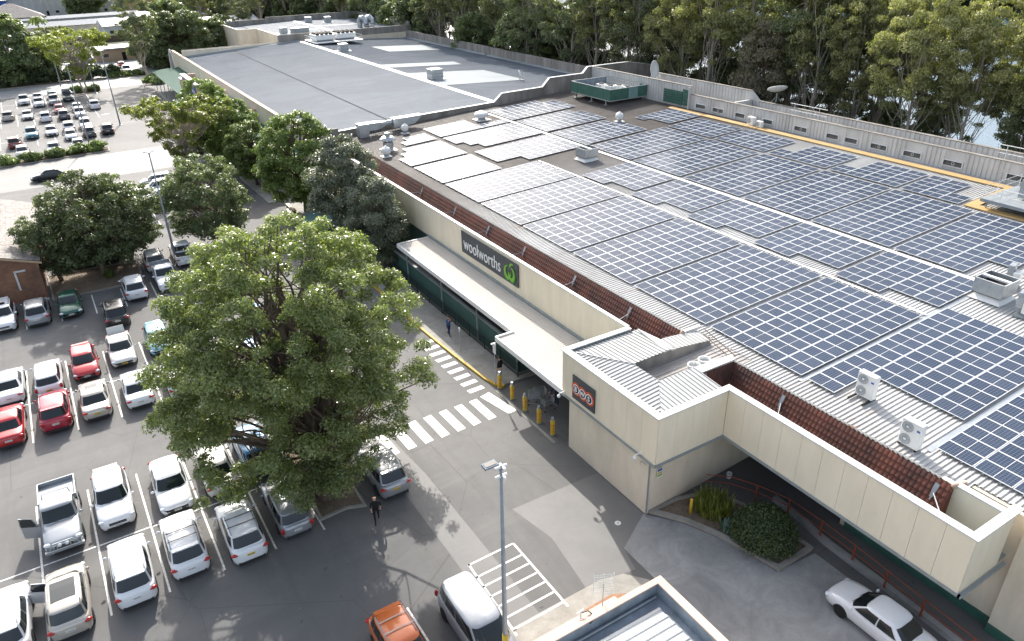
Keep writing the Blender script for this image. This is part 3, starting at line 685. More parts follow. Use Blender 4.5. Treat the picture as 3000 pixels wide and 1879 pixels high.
def arrays():
    X1, X2, X3, X4 = 30.72, 42.25, 48.8, 60.2
    ords = ['nearest', 'second', 'third', 'fourth', 'fifth', 'sixth', 'seventh', 'eighth', 'ninth']
    L = lambda k, row, extra='': '%s solar block in %s%s' % (ords[k], row, extra)
    r1 = 'the tiled edge row'
    ys = [6.35, 13.55, 20.72, 27.9, 35.05, 42.2, 49.35, 56.5]
    solar_array(X1, ys[0], 13, 4, L(0, r1, ', cut by the photo edge'))
    solar_array(X1, ys[1], 13, 4, L(1, r1, ', cut out around an air conditioner'), lambda i, j: i < 3 and j < 3)
    for k in range(2, 8): solar_array(X1, ys[k], 11, 4, L(k, r1) if k < 9 else '')
    solar_array(X1, 63.75, 7, 4, 'glaring seven panel wide solar block near the far end of the tiled roof edge')
    solar_array(X1, 71.2, 7, 4, 'glaring stepped block of solar panels beside the blue roof ventilator', lambda i, j: (i == 0 and j > 1) or (i in (1,) and j > 2))
    solar_array(33.7, 79.0, 4, 2, 'small stepped block of four panels at the far left of the roof', lambda i, j: i == 0 and j == 1)
    r2 = 'the narrow row behind the cable tray'
    for k, y in enumerate([20.72, 27.9, 35.05, 42.2, 49.5]): solar_array(X2, y, 6, 4, L(k, r2, ', notched at one corner'), lambda i, j: i == 0 and j < 2)
    solar_array(38.35, 64.3, 10, 4, 'glaring block of solar panels behind the bare patch with the cooler, with notched corner', lambda i, j: (j == 0 and i < 2) or (i == 2 and j == 0))
    solar_array(38.35, 72.0, 10, 4, 'glaring block of solar panels with two bites out of its near edge', lambda i, j: (i < 2 and j == 0) or (i == 0 and j == 1))
    solar_array(38.4, 79.4, 10, 3, 'glaring block of solar panels with a raised step next to the round white vent', lambda i, j: i > 5 and j > 0)
    r3 = 'the row behind the white ridge strip'
    for k, y in enumerate([20.8, 27.95, 35.05, 42.3, 49.7, 56.95]):
        solar_array(X3 + .05, y, 11, 4, L(k, r3), (lambda i, j: i < 3 and j == 0) if k == 0 else (lambda i, j: False))
    solar_array(X3 + .1, 13.6, 11, 4, 'block of solar panels behind the steel box on the ridge, cut by the photo edge', lambda i, j: i < 5)
    solar_array(X3, 64.5, 9, 4, 'block of solar panels in front of the green plant enclosure, with missing corner', lambda i, j: i == 8 and j > 2)
    solar_array(X3, 72.1, 9, 4, 'block of solar panels left of the green plant enclosure', lambda i, j: i == 8 and j == 3)
    solar_array(X3, 79.8, 10, 4, 'farthest block of solar panels, under the stepped gable wall', lambda i, j: i > 7 and j > 2)
    r4 = 'the short row beside the yellow walkway'
    solar_array(X4, 29.6, 5, 3, L(0, r4, ', with its near corner missing'), lambda i, j: i > 1 and j == 0)
    solar_array(X4, 35.1, 5, 4, L(1, r4, ', with a bare corner'), lambda i, j: i > 1 and j == 3)
    solar_array(X4, 42.3, 5, 4, L(2, r4, ', with a bare corner'), lambda i, j: i > 1 and j == 3)
    solar_array(X4, 49.7, 5, 4, L(3, r4)); solar_array(X4, 57.0, 5, 4, L(4, r4))
    solar_array(X4, 64.6, 6, 3, L(5, r4, ', beside the small white vent'), lambda i, j: i == 0 and j < 2)
arrays()
def zr(x): return ZR(x) + .05
def walkway():
    t = thing('roof_walkway', 'yellow ochre walkway strip laid across the ribbed roof behind the solar panels', 'walkway', (66.6, 50, zr(66.6)))
    mb = MB().mat('walkway_yellow'); f = lambda x: zr(x) - zr(66.6)
    def strip(xa, xb, ya, yb):
        n = max(1, int((yb - ya) / 2.4))
        mb.add([(xa - 66.6, ya - 50, f(xa) + .12), (xb - 66.6, ya - 50, f(xb) + .12), (xb - 66.6, yb - 50, f(xb) + .12), (xa - 66.6, yb - 50, f(xa) + .12),
                (xa - 66.6, ya - 50, f(xa) + .04), (xb - 66.6, ya - 50, f(xb) + .04), (xb - 66.6, yb - 50, f(xb) + .04), (xa - 66.6, yb - 50, f(xa) + .04)], [(0, 1, 2, 3), (4, 5, 1, 0), (6, 7, 3, 2), (5, 6, 2, 1), (7, 4, 0, 3)])
    strip(66.2, 67.0, 27.8, 70.5); strip(60.3, 66.2, 28.4, 29.2); strip(60.3, 61.1, 14, 28.4)
    mb.build('walkway_board', t)
walkway()
# ------------------------------------------------------------------ roof plant
def aircon(label, x, y, rot, w_=1.0, d=.38, h=1.35, z=None, fans=2, group=None, sled=True):
    z = zr(x) if z is None else z
    t = thing('air_conditioner', label, 'air conditioner', (x, y, z), rot, group)
    mb = MB().mat('white_metal').box(-w_ / 2, w_ / 2, -d / 2, d / 2, .1, .1 + h); mb.build('casing', t, bevel=.03)
    for k in range(fans):
        zc = .1 + h * ((k + .5) / fans) ; r_ = min(.29, h / fans * .42, w_ * .3)
        f = MB().mat('galv_dull'); pts = [(-w_ * .17 + r_ * math.cos(a * .3927), -d / 2 - .012, zc + r_ * math.sin(a * .3927)) for a in range(17)]
        f.quad(*[(p[0], p[1], p[2]) for p in pts[:16]]); f.mat('white_metal')
        for rr in (1., .8, .6): f.tube([(-w_ * .17 + rr * r_ * math.cos(a * .3927), -d / 2 - .02, zc + rr * r_ * math.sin(a * .3927)) for a in range(17)], .008, 4, False)
        f.box(-w_ * .17 - .06, -w_ * .17 + .06, -d / 2 - .035, -d / 2 - .014, zc - .05, zc + .05)
        f.build('fan_grille', t)
    if fans > 1:
        MB().mat('logo_green' if 'second' in label else 'blue_sign').box(w_ * .27, w_ * .42, -d / 2 - .006, -d / 2, h * .78, h * .86).build('badge', t)
    ft = MB().mat('black_metal')
    if sled: ft.box(-w_ / 2 + .05, -w_ / 2 + .13, -d / 2 - .6, d / 2 + .1, 0, .1).box(w_ / 2 - .13, w_ / 2 - .05, -d / 2 - .6, d / 2 + .1, 0, .1)
    else: ft.box(-w_ / 2 + .05, -w_ / 2 + .13, -d / 2, d / 2, 0, .1).box(w_ / 2 - .13, w_ / 2 - .05, -d / 2, d / 2, 0, .1)
    ft.build('foot', t); return t
aircon('white two fan air conditioner on a black sled by the cut out solar panels', 31.75, 17.6, R(-90))
aircon('white two fan air conditioner standing near the tiled roof edge, nearest of the roof units', 29.98, 14.0, R(-90), sled=False)
aircon('larger white box condenser on rails by the ribbed back wall', 67.1, 57.6, R(-100), 1., .45, .9, fans=1)
aircon('smaller white box condenser on rails by the ribbed back wall', 67.0, 56.3, R(-100), .85, .4, .65, fans=1)
def box_cooler(label, x, y, rot=0, s=1., z=None):
    z = zr(x) if z is None else z
    t = thing('roof_exhaust_box', label, 'roof vent', (x, y, z), rot)
    a = .85 * s
    MB().mat('white_metal').add([(-a * 1.15, -a * 1.1, 0), (a * 1.15, -a * 1.1, 0), (a * 1.15, a * 1.1, 0), (-a * 1.15, a * 1.1, 0), (-a * .7, -a * .7, .35 * s), (a * .7, -a * .7, .35 * s), (a * .7, a * .7, .35 * s), (-a * .7, a * .7, .35 * s)], [(0, 1, 5, 4), (1, 2, 6, 5), (2, 3, 7, 6), (3, 0, 4, 7), (4, 5, 6, 7)]).build('base_hood', t)
    mb = MB().mat('galv'); h0, h1 = .36 * s, 1.25 * s; e = .03
    mb.box(-a, a, -a, -a + e, h0, h1).box(-a, a, a - e, a, h0, h1).box(-a, -a + e, -a + e, a - e, h0, h1).box(a - e, a, -a + e, a - e, h0, h1).box(-a, a, -a, a, h0, h0 + .03)
    mb.build('casing', t)
    MB().mat('white_metal').box(-.12 * s, .12 * s, -a + e, a - e, h1 - .1, h1 + .02).box(-a - .01, a + .01, -a - .01, -a + e, h1, h1 + .03).box(-a - .01, a + .01, a - e, a + .01, h1, h1 + .03).box(-a - .01, -a + e, -a, a, h1, h1 + .03).box(a - e, a + .01, -a, a, h1, h1 + .03).build('rim', t)
    MB().mat('dark_void').box(-a + e + .01, -.13 * s, -a + e + .01, a - e - .01, h1 - .5 * s, h1 - .45 * s).box(.13 * s, a - e - .01, -a + e + .01, a - e - .01, h1 - .5 * s, h1 - .45 * s).build('damper', t)
box_cooler('open topped grey steel exhaust box in the middle of the bare roof patch', 45.9, 60.4)
box_cooler('open topped grey steel exhaust box at the near end of the white ridge strip', 47.0, 19.6, 0, 1.05)
def switch_box(label, x, y):
    t = thing('duct_cowl', label, 'roof vent', (x, y, zr(x)), R(12))
    MB().mat('galv').box(-.35, .35, .0, .35, .55, 1.5).build('cowl', t, bevel=.03); MB().mat('white_metal').box(-.6, .2, -.45, -.05, .35, 1.15).build('cowl_front', t, bevel=.03)
    MB().mat('galv_dull').box(-.5, .4, -.4, .3, 0, .15).tube([(0, .1, .1), (0, .1, .6)], .12, 8).tube([(-.3, -.2, .1), (-.3, -.2, .4)], .08, 8).build('base', t)
switch_box('pair of grey steel cowls behind the open exhaust box', 49.3, 19.7); switch_box('pair of pale steel cowls in front of the open exhaust box', 46.1, 17.4)
def round_vent(label, x, y, r_, mat, z=None, kind='turbine', group=None):
    z = zr(x) if z is None else z
    t = thing('roof_ventilator', label, 'roof vent', (x, y, z), 0, group)
    MB().mat('white_metal').box(-r_ * 1.1, r_ * 1.1, -r_ * 1.1, r_ * 1.1, 0, .05).build('flashing', t)
    if kind == 'tall':
        MB().mat(mat).lathe([(r_ * .8, .05), (r_ * .8, .9), (r_ * .65, .95), (r_ * 1.25, 1.15), (r_ * 1.25, 1.25), (r_ * .9, 1.5), (r_ * .4, 1.6), (r_ * .4, 1.95), (r_ * .2, 2.0)], n=16).build('cowl', t, smooth=False)
    else:
        MB().mat('galv_dull').lathe([(r_ * .6, .05), (r_ * .6, .3)], n=14).build('throat', t); MB().mat(mat).lathe([(r_ * .6, .3), (r_ * 1.05, .45), (r_ * 1.1, .75), (r_ * .9, .95), (r_ * .4, 1.1), (r_ * .15, 1.2)], n=16).build('cowl', t)
round_vent('tall blue grey roof ventilator beside the dark stained far corner of the roof', 31.6, 79.4, .75, 'galv', kind='tall')
round_vent('small white round vent in front of the tall ventilator', 30.3, 77.0, .5, 'white_metal')
round_vent('small white round vent under the big steel duct', 36.1, 84.7, .42, 'white_metal')
round_vent('large white onion shaped vent below the gable wall', 46.3, 83.4, .85, 'white_metal')
round_vent('small blue and white vent in front of the green plant enclosure', 57.9, 69.9, .45, 'white_metal')
def duct():
    t = thing('steel_duct', 'long galvanised air duct on legs along the foot of the gable wall', 'duct', (31, 87, 6.4))
    mb = MB().mat('galv'); mb.box(-.1, 1.1, -.6, .6, .1, 1.7); mb.add([(1.1, -.55, .8), (1.1, .55, .8), (1.1, .55, 1.7), (1.1, -.55, 1.7), (2.3, -.55, .8), (2.3, .55, .8), (2.3, .55, 1.7), (2.3, -.55, 1.7), (3.4, -.3, 1.1), (3.4, .3, 1.1), (3.4, .3, 1.6), (3.4, -.3, 1.6)], [(0, 4, 7, 3), (3, 7, 6, 2), (0, 1, 5, 4), (4, 8, 11, 7), (7, 11, 10, 6), (4, 5, 9, 8)])
    mb.tube([(3.3, 0, 1.35), (4.4, 0, 1.4)], .33, 12); mb.box(4.4, 6.3, -.6, .5, .75, 1.85); mb.add([(6.3, -.6, .8), (6.3, .5, .8), (6.3, .5, 1.85), (6.3, -.6, 1.85), (8.4, -.6, 1.9), (8.4, .5, 1.9), (7.4, -.6, 1.0), (7.4, .5, 1.0)], [(0, 6, 4, 3), (3, 4, 5, 2), (0, 1, 7, 6), (6, 7, 5, 4)])
    mb.build('duct_run', t)
    lg = MB().mat('galv_dull')
    for x in (1.9, 3.2, 4.6, 5.6, 6.6): lg.tube([(x, -.5, 0), (x, -.5, .85)], .03, 5).tube([(x, .4, 0), (x, .4, .85)], .03, 5)
    lg.tube([(1.9, -.5, .3), (6.6, -.5, .5)], .025, 5); lg.build('leg', t)
duct()
def plant_enclosure():
    t = thing('plant_enclosure', 'green panelled plant enclosure on stilts in the far corner of the roof', 'plant enclosure', (64.6, 80.6, 8.1))
    x0, x1, y0, y1 = -3.1, 3.1, -4.3, 4.3; h0, h1 = .75, 2.1
    fr = MB().mat('galv')
    for x, y in ((x0 + .3, y0 + 1.2), (x1 - .3, y0 + .4), (x0 + .3, y1 - .8), (x1 - .3, y1 - .5), (x0 + .3, 0)): fr.box(x - .07, x + .07, y - .07, y + .07, 0, h0).box(x - .25, x + .25, y - .25, y + .25, 0, .06)
    fr.build('stilt', t)
    MB().mat('galv').box(x0, x1, y0, y1, h0 - .12, h0).box(x0 - .04, x0 + .06, y0, y1, h1, h1 + .07).box(x1 - .06, x1 + .04, y0, y1, h1, h1 + .07).box(x0, x1, y0 - .04, y0 + .06, h1, h1 + .07).box(x0, x1, y1 - .06, y1 + .04, h1, h1 + .07).build('deck', t)
    for i in range(6):
        ya = y0 + i * (y1 - y0) / 6; MB().mat('green_panel').box(x0, x0 + .06, ya + .02, ya + (y1 - y0) / 6 - .02, h0, h1).build('screen_panel', t); MB().mat('green_panel').box(x1 - .06, x1, ya + .02, ya + (y1 - y0) / 6 - .02, h0, h1).build('screen_panel', t) if i < 1 else None
    for i in range(4):
        xa = x0 + .06 + i * (x1 - x0 - .12) / 4; MB().mat('green_panel_pale' if i == 2 else 'green_panel').box(xa + .02, xa + (x1 - x0 - .12) / 4 - .02, y0, y0 + .06, h0, h1).build('screen_panel', t)
        MB().mat('blue_grey').box(xa + .02, xa + (x1 - x0 - .12) / 4 - .02, y1 - .06, y1, h0, h1).build('screen_panel', t)
    rl = MB().mat('white_metal')
    for z in (h1 - .1, h1 - .6): rl.tube([(x1, y0 + 1.6, z), (x1, y1, z)], .03, 5)
    rl.build('handrail', t)
    for k, (x, y) in enumerate(((.6, .3), (1.8, .0), (.5, 2.2), (1.9, -1.8))): MB().mat('white_metal').box(x - .5, x + .5, y - .6, y + .6, h0, h0 + .9).mat('black_metal').lathe([(.35, h0 + .9), (.35, h0 + 1.0), (.3, h0 + 1.0)], x, y, 12).build('condenser', t)
plant_enclosure()
def plant_deck():
    t = thing('plant_deck', 'galvanised plant platform with handrail and big condenser at the right photo edge', 'plant platform', (62.5, 25.2, zr(62.5)))
    MB().mat('galv_dull').box(-2, 3.6, -6, 3, .55, .8).build('deck', t)
    lg = MB().mat('galv_dull')
    for x in (-1.6, 3.2):
        for y in (-5, -1, 2.6): lg.tube([(x, y, 0), (x, y, .6)], .06, 6)
    lg.build('leg', t); rl = MB().mat('white_metal')
    for z in (1.3, 1.8): rl.tube([(-1.9, -6, z), (-1.9, 2.9, z), (3.5, 2.9, z)], .025, 5)
    for p in ((-1.9, -4), (-1.9, -1), (-1.9, 1.6), (-1.9, 2.9), (.2, 2.9), (3.5, 2.9)): rl.tube([(p[0], p[1], .8), (p[0], p[1], 1.8)], .025, 5)
    rl.build('handrail', t)
    MB().mat('galv').box(-.2, 2.8, -3.2, 1.2, 1.0, 2.4).mat('black_metal').lathe([(.6, 2.4), (.6, 2.6), (.5, 2.6)], 1.4, 0, 14).lathe([(.6, 2.4), (.6, 2.6), (.5, 2.6)], 1.4, -2, 14).build('condenser', t)
plant_deck()
def dish(label, x, y, z, r_, az, tilt, group=None):
    t = thing('satellite_dish', label, 'satellite dish', (x, y, z), az)
    MB().mat('galv_dull').tube([(0, 0, 0), (0, 0, r_ * .9)], .06, 6).tube([(-r_ * .5, 0, 0), (0, 0, r_ * .6), (r_ * .5, 0, 0)], .03, 5).build('mast', t)
    d = MB().mat('white_metal').lathe([(.02, 0), (r_ * .5, .06 * r_), (r_ * .85, .2 * r_), (r_, .3 * r_), (r_ * .97, .33 * r_), (r_ * .5, .1 * r_), (.02, .03)], n=20).build('reflector', t, smooth=True)
    d.location = (0, 0, r_ * 1.05); d.rotation_euler = (tilt, 0, 0)
dish('large white satellite dish standing upright on the back wall top', 69.6, 77.6, 10.6, 1.15, R(20), R(80))
dish('flat tilted satellite dish on a mast behind the back wall', 72.0, 58.6, 10.2, 1.15, R(-30), R(-25))
def antenna(label, x, y, z, h, n=1, rot=0):
    t = thing('antenna_mast', label, 'antenna', (x, y, z), rot)
    mb = MB().mat('white_metal').tube([(0, 0, 0), (0, 0, h)], .035, 5).tube([(0, 3.2, 0), (0, 3.2, h)], .035, 5).tube([(0, -1, h), (0, 3.8, h)], .04, 5).tube([(0, -1, h - .7), (0, 3.8, h - .7)], .03, 5).tube([(0, 0, h - .9), (0, 1, h)], .025, 5)
    mb.build('frame', t)
antenna('white pipe rack frame on the back wall near the flat dish', 69.6, 50.8, 8.5, 2.5); antenna('white pipe rack frame on the back wall at the right edge', 69.6, 28.2, 8.5, 2.5)
def brace(x, y, label):
    t = thing('parapet_brace', label, 'brace', (26.3, y, 6.92), 0, 'steel braces holding the parapet')
    MB().mat('galv').tube([(0, 0, 0), (1.72, 1.18, -.6)], .028, 5).build('stay', t); MB().mat('galv_dull').add([(1.70, 1.05, -.42), (1.84, 1.05, -.16), (1.84, 1.25, -.16), (1.70, 1.25, -.42), (1.53, 1.08, -.75), (1.53, 1.2, -.75)], [(0, 1, 2, 3), (4, 0, 3, 5)]).tube([(1.7, 1.15, -.6), (1.52, 1.15, -.9)], .035, 6).build('bracket', t)
for i, (y, n_) in enumerate(((61.8, 'farthest'), (54.9, 'second farthest'), (49.0, 'third farthest'), (43.4, 'above the end of the name sign'), (36.8, 'fifth from the far end'), (30.8, 'beside the corner box'), (18.6, 'in the middle of the near tiles'), (10.4, 'nearest, by the end of the parapet'))):
    brace(26.3, y, 'thin steel stay holding the parapet over the tiles, %s' % n_)
# ------------------------------------------------------------------ signs
def text_mesh(name, s_, size, extrude, mat, parent, loc, rot, sx=1., align='CENTER', bold=0.):
    cu = bpy.data.curves.new(name, 'FONT'); cu.body = s_; cu.size = size; cu.extrude = extrude; cu.align_x = align; cu.align_y = 'CENTER'; cu.offset = bold; cu.resolution_u = 4
    tmp = bpy.data.objects.new(name, cu); COL.objects.link(tmp); bpy.context.view_layer.update()
    me = bpy.data.meshes.new_from_object(tmp.evaluated_get(bpy.context.evaluated_depsgraph_get())); COL.objects.unlink(tmp); bpy.data.objects.remove(tmp)
    me.materials.clear(); me.materials.append(MATS[mat]); o = bpy.data.objects.new(name, me); COL.objects.link(o); o.parent = parent; o.location = loc; o.rotation_euler = rot; o.scale = (sx, 1, 1)
    return o
def fascia_sign():
    # local frame: X along -y of the world (reading direction), Y up
    t = thing('shop_sign', 'dark slate shop name board reading woolworths with green leaf logo on the cream fascia', 'sign', (25.9, 46.48, 5.7))
    t.rotation_euler = (R(90), 0, R(-90))
    MB().mat('sign_slate').box(-4.42, 4.42, -.92, .92, -.04, .03).build('board', t)
    text_mesh('lettering', 'woolworths', 1.58, .02, 'letter_white', t, (-1.0, -.04, .06), (0, 0, 0), .77, bold=-.012)
    mb = MB().mat('logo_green')
    def arc(cx, cy, r_, a0, a1, w0, w1, z0, z1, sy=1.):
        n_ = 16
        for i in range(n_):
            q = []
            for k in (i, i + 1):
                a = a0 + (a1 - a0) * k / n_; ww = w0 + (w1 - w0) * math.sin(math.pi * k / n_)
                q.append(((cx + (r_ - ww) * math.cos(a), cy + (r_ - ww) * math.sin(a) * sy), (cx + (r_ + ww) * math.cos(a), cy + (r_ + ww) * math.sin(a) * sy)))
            p = [q[0][0], q[0][1], q[1][1], q[1][0]]
            mb.prism(p, z0, z1)
    arc(3.04, -.06, .40, R(95), R(372), .03, .13, .04, .10, 1.2); arc(3.58, -.06, .40, R(168), R(445), .03, .13, .05, .11, 1.2)
    mb.mat('logo_green_dark'); arc(3.02, -.14, .50, R(190), R(300), .01, .07, .035, .09, 1.15); arc(3.62, -.14, .50, R(240), R(350), .01, .07, .036, .095, 1.15)
    mb.mat('logo_green'); mb.prism([(3.26, .44), (3.30, .60), (3.44, .74), (3.68, .80), (3.86, .74), (3.66, .68), (3.50, .58), (3.42, .44)], .04, .09)
    mb.build('leaf_logo', t)
fascia_sign()
def bottle_sign():
    t = thing('shop_sign', 'dark square sign with three orange ringed circles reading BWS on the corner box', 'sign', (21.14, 27.55, 5.1)); t.rotation_euler = (R(90), 0, R(-90))
    MB().mat('sign_slate').box(-1.03, 1.03, -.76, .76, -.04, .03).build('board', t)
    for i, (ch, x) in enumerate((('B', -.64), ('W', -.03), ('S', .58))):
        d = MB(); 
        for mat, r_, z in (('logo_orange', .42, .05), ('letter_white', .30, .062), ('logo_navy', .245, .074)):
            d.mat(mat).prism([(x + r_ * math.cos(k * .2618), -.02 + r_ * math.sin(k * .2618)) for k in range(24)], .03, z + i * .001)
        d.build('roundel', t)
        text_mesh('letter', ch, .44, .004, 'letter_white', t, (x, -.02, .085), (0, 0, 0), .95, bold=.012)
bottle_sign()
# ------------------------------------------------------------------ department store
def store():
    b = thing('department_store', 'long low department store with slate blue ribbed roof, white ridge and cream parapet', 'building')
    P = lambda n, mb, **k: mb.build(n, b, **k)
    P('wall', MB().mat('cream_wall').box(25.6, 25.95, 89.3, 189, 0, 6.95).box(25.95, 78.4, 177, 177.3, 0, 8.0))
    P('parapet_cap', MB().mat('peach_wall').box(25.5, 26.05, 89.3, 189, 6.95, 7.03))
    f = lambda x, y: 7.95 - .052 * abs(x - 51.5)
    mb = MB().mat('slate_roof'); ribs(mb, 26.0, 51.5, 89.3, 177, f, .5, .04, .3); ribs(mb, 51.5, 78.0, 89.3, 177, f, .5, .04, .3); P('roof', mb)
    P('ridge_cap', MB().mat('white_cap').add([(51.0, 89.3, 7.99), (51.5, 89.3, 8.04), (52.0, 89.3, 7.99), (51.0, 176.5, 7.99), (51.5, 176.5, 8.04), (52.0, 176.5, 7.99)], [(0, 1, 4, 3), (1, 2, 5, 4)]))
    g = lambda x: f(x, 0) + .075
    for q in (((52.1, 131.2), (66.9, 130.6), (66.4, 126.4), (52.1, 126.6)), ((52.1, 119.3), (66.2, 118.0), (66.8, 105.0), (52.1, 104.8)), ((62, 160), (74, 160), (74, 150), (62, 150))): P('new_sheeting', MB().mat('pale_patch').quad(*[(x, y, g(x)) for x, y in q]))
    mb = MB().mat('seam_dark'); mb.quad((36.4, 89.4, f(36.3, 0) + .075), (36.55, 89.4, f(36.55, 0) + .075), (36.55, 177, f(36.55, 0) + .075), (36.4, 177, f(36.4, 0) + .075)); P('roof_joint', mb)
    P('back_parapet', MB().mat('stained_concrete').box(78.0, 78.4, 89.3, 177, 0, 8.35)); P('end_parapet', MB().mat('stained_concrete').box(25.95, 46.6, 177.3, 177.6, 6, 8.1))
    P('eaves_gutter', MB().mat('pale_patch').add([(77.4, 89.4, 6.68), (78, 89.4, 6.9), (78, 177, 6.9), (77.4, 177, 6.68)], [(0, 1, 2, 3)]).add([(26, 176.2, 6.7), (51.5, 176.2, 8.02), (51.5, 177, 8.2), (26, 177, 6.9)], [(0, 1, 2, 3)]))
    # awnings and lower front building
    mb = MB().mat('green_roof'); ribs(mb, 19.9, 25.6, 150.5, 184, lambda x, y: 3.7 + (x - 19.9) * .06, .6, .02, .3); ribs(mb, 20.4, 25.6, 92, 116, lambda x, y: 3.9 + (x - 20.4) * .05, .6, .02, .3); P('awning_roof', mb)
    P('front_block', MB().mat('slate_roof').box(21.2, 25.6, 116, 150.4, 5.0, 5.2).mat('cream_wall').box(21.4, 25.6, 116.2, 150.2, .1, 5.0))
    P('block_parapet', MB().mat('peach_wall').box(21.0, 25.6, 115.8, 116.15, 4.6, 5.9).box(20.9, 21.2, 116.15, 133, 4.6, 5.7))
    mb = MB().mat('grey_trim')
    for y in (152, 158, 164, 170, 176, 182): mb.tube([(20.1, y, 0), (20.1, y, 3.7)], .07, 6)
    for y in (93, 99, 105, 111): mb.tube([(20.6, y, 0), (20.6, y, 3.9)], .07, 6)
    P('awning_post', mb)
    P('shopfront', MB().mat('dark_glass').box(25.45, 25.58, 151, 184, .1, 3.5).box(21.28, 21.38, 118, 133, .1, 3.4))
    # entry portal
    mb = MB().mat('peach_wall'); mb.box(20.6, 21.1, 133.2, 147.2, 3.2, 7.5).box(21.1, 23.4, 133.2, 133.6, 3.2, 7.5).box(21.1, 23.0, 146.8, 147.2, 3.2, 7.5).box(20.5, 21.1, 147.2, 149.8, 3.0, 6.6).box(20.6, 21.3, 132.0, 133.2, 0, 6.6).box(20.6, 21.3, 148.6, 149.8, 0, 3.0)
    P('entry_portal', mb); P('portal_cap', MB().mat('white_cap').box(20.45, 21.25, 133.0, 147.3, 7.5, 7.62).box(20.4, 21.2, 147.3, 149.9, 6.6, 6.7).box(21.25, 23.5, 133.05, 133.65, 7.5, 7.6))
    P('entry_glass', MB().mat('dark_glass').box(21.1, 21.2, 133.4, 148.4, .1, 3.1))
    fl = MB().mat('white_metal'); pts = [(24.8, 186 - 3 * math.cos(a * math.pi / 12), 3.2 + 4.4 * math.sin(a * math.pi / 12)) for a in range(13)]; fl.tube(pts, .09, 6, False)
    for k in (2, 4, 6, 8): fl.tube([(24.8, pts[k][1], 0), pts[k]], .05, 5)
    P('arched_frame', fl)
    return b
store()
def store_sign():
    t = thing('shop_sign', 'blue sign with white lettering on the peach entrance portal', 'sign', (20.55, 140.2, 5.4)); t.rotation_euler = (R(90), 0, R(-90))
    MB().mat('blue_sign').box(-5.2, 5.2, -1.7, 1.7, -.05, .05).build('board', t); text_mesh('lettering', 'BIG W', 2.7, .02, 'letter_white', t, (0, -.1, .08), (0, 0, 0), 1.2, bold=.03)
store_sign()
def annex():
    b = thing('rear_building', 'flat roofed building with stained concrete parapets behind the department store', 'building')
    P = lambda n, mb, **k: mb.build(n, b, **k)
    P('wall', MB().mat('stained_concrete').box(46.8, 79.6, 177.4, 177.8, 0, 9.5).box(79.2, 79.6, 177.8, 202, 0, 10.2).mat('cream_wall').box(46.8, 47.2, 177.8, 196, 0, 9.5).box(42.5, 46.8, 196, 196.4, 0, 9.5).box(42.3, 42.7, 196.4, 214, 0, 9.5))
    P('parapet', MB().mat('stained_concrete').box(54, 79.6, 214, 214.4, 8, 10.4).box(42.5, 54, 214, 214.4, 8, 10).box(79.2, 79.6, 202, 214, 0, 10.4))
    f = lambda x, y: 9.1 - .03 * abs(x - 61)
    mb = MB().mat('slate_roof'); ribs(mb, 47.2, 79.2, 177.8, 214, f, .7, .03, .3, 'x', [47.2, 61, 79.2]); ribs(mb, 42.7, 47.2, 196.4, 214, lambda x, y: 8.6, .7, .03, .3); P('roof', mb)
    P('ridge_cap', MB().mat('white_cap').add([(60.6, 178, 9.14), (61.4, 178, 9.14), (61.4, 213, 9.14), (60.6, 213, 9.14)], [(0, 1, 2, 3)]).add([(47.2, 188, 8.8), (60, 188, 9.15), (60, 188.5, 9.15), (47.2, 188.5, 8.8)], [(0, 1, 2, 3)]).add([(61, 194, 9.15), (78, 196, 8.7), (78, 196.5, 8.7), (61, 194.5, 9.15)], [(0, 1, 2, 3)]))
annex()
def chiller(label, x, y, z):
    t = thing('chiller_bank', label, 'chiller', (x, y, z))
    MB().mat('white_metal').box(-2.2, 2.2, -2.2, 2.2, .9, 1.9).build('casing', t)
    for a in (-1.5, -.5, .5, 1.5):
        for b_ in (-1.5, .2, 1.5): MB().mat('black_metal').lathe([(.42, 1.9), (.42, 2.25), (.36, 2.25), (.36, 2.0)], a, b_, 12).build('fan', t)
    MB().mat('galv_dull').box(-2.1, 2.1, -2.1, 2.1, .7, .9).build('frame', t)
def store_plant():
    t = thing('plant_deck', 'raised plant deck with rails carrying two chiller banks over the store roof', 'plant platform', (57.2, 170.5, 7.7))
    MB().mat('white_metal').box(-5.2, 5.6, -4.2, 4.2, .55, .72).build('deck', t)
    lg = MB().mat('galv')
    for x in (-4.8, 0, 5.2):
        for y in (-3.9, 3.9): lg.tube([(x, y, -.3), (x, y, .6)], .08, 6)
    for z in (1.1, 1.6): lg.tube([(-5.1, -4.1, z), (-5.1, 4.1, z), (5.5, 4.1, z), (5.5, -4.1, z)], .03, 5)
    lg.build('leg_and_rail', t)
    chiller('white chiller bank with black fans, left of the two on the store roof deck', 54.8, 170.5, 7.85); chiller('white chiller bank with black fans, right of the two on the store roof deck', 59.8, 170.8, 7.85)
store_plant()
for lab, x, y, s_ in (('grey box vent just left of the white ridge near the plant deck', 53.8, 154.6, .9), ('grey box vent on the pale sheeting of the store roof', 53.6, 111.5, 1.0)):
    z = 7.9 - .052 * abs(x - 51.5); t = thing('box_vent', lab, 'roof vent', (x, y, z))
    MB().mat('galv').box(-s_, s_, -s_, s_, .15, 1.7 * s_).build('casing', t, bevel=.06); MB().mat('white_metal').box(-s_ * 1.5, s_ * 1.5, -s_ * 1.3, s_ * 1.3, .04, .15).build('flashing', t); MB().mat('galv_dull').box(-s_ * 1.05, s_ * 1.05, -s_ * 1.05, s_ * 1.05, .5, .6).box(-s_ * 1.05, s_ * 1.05, -s_ * 1.05, s_ * 1.05, 1.0, 1.1).build('louvre', t)
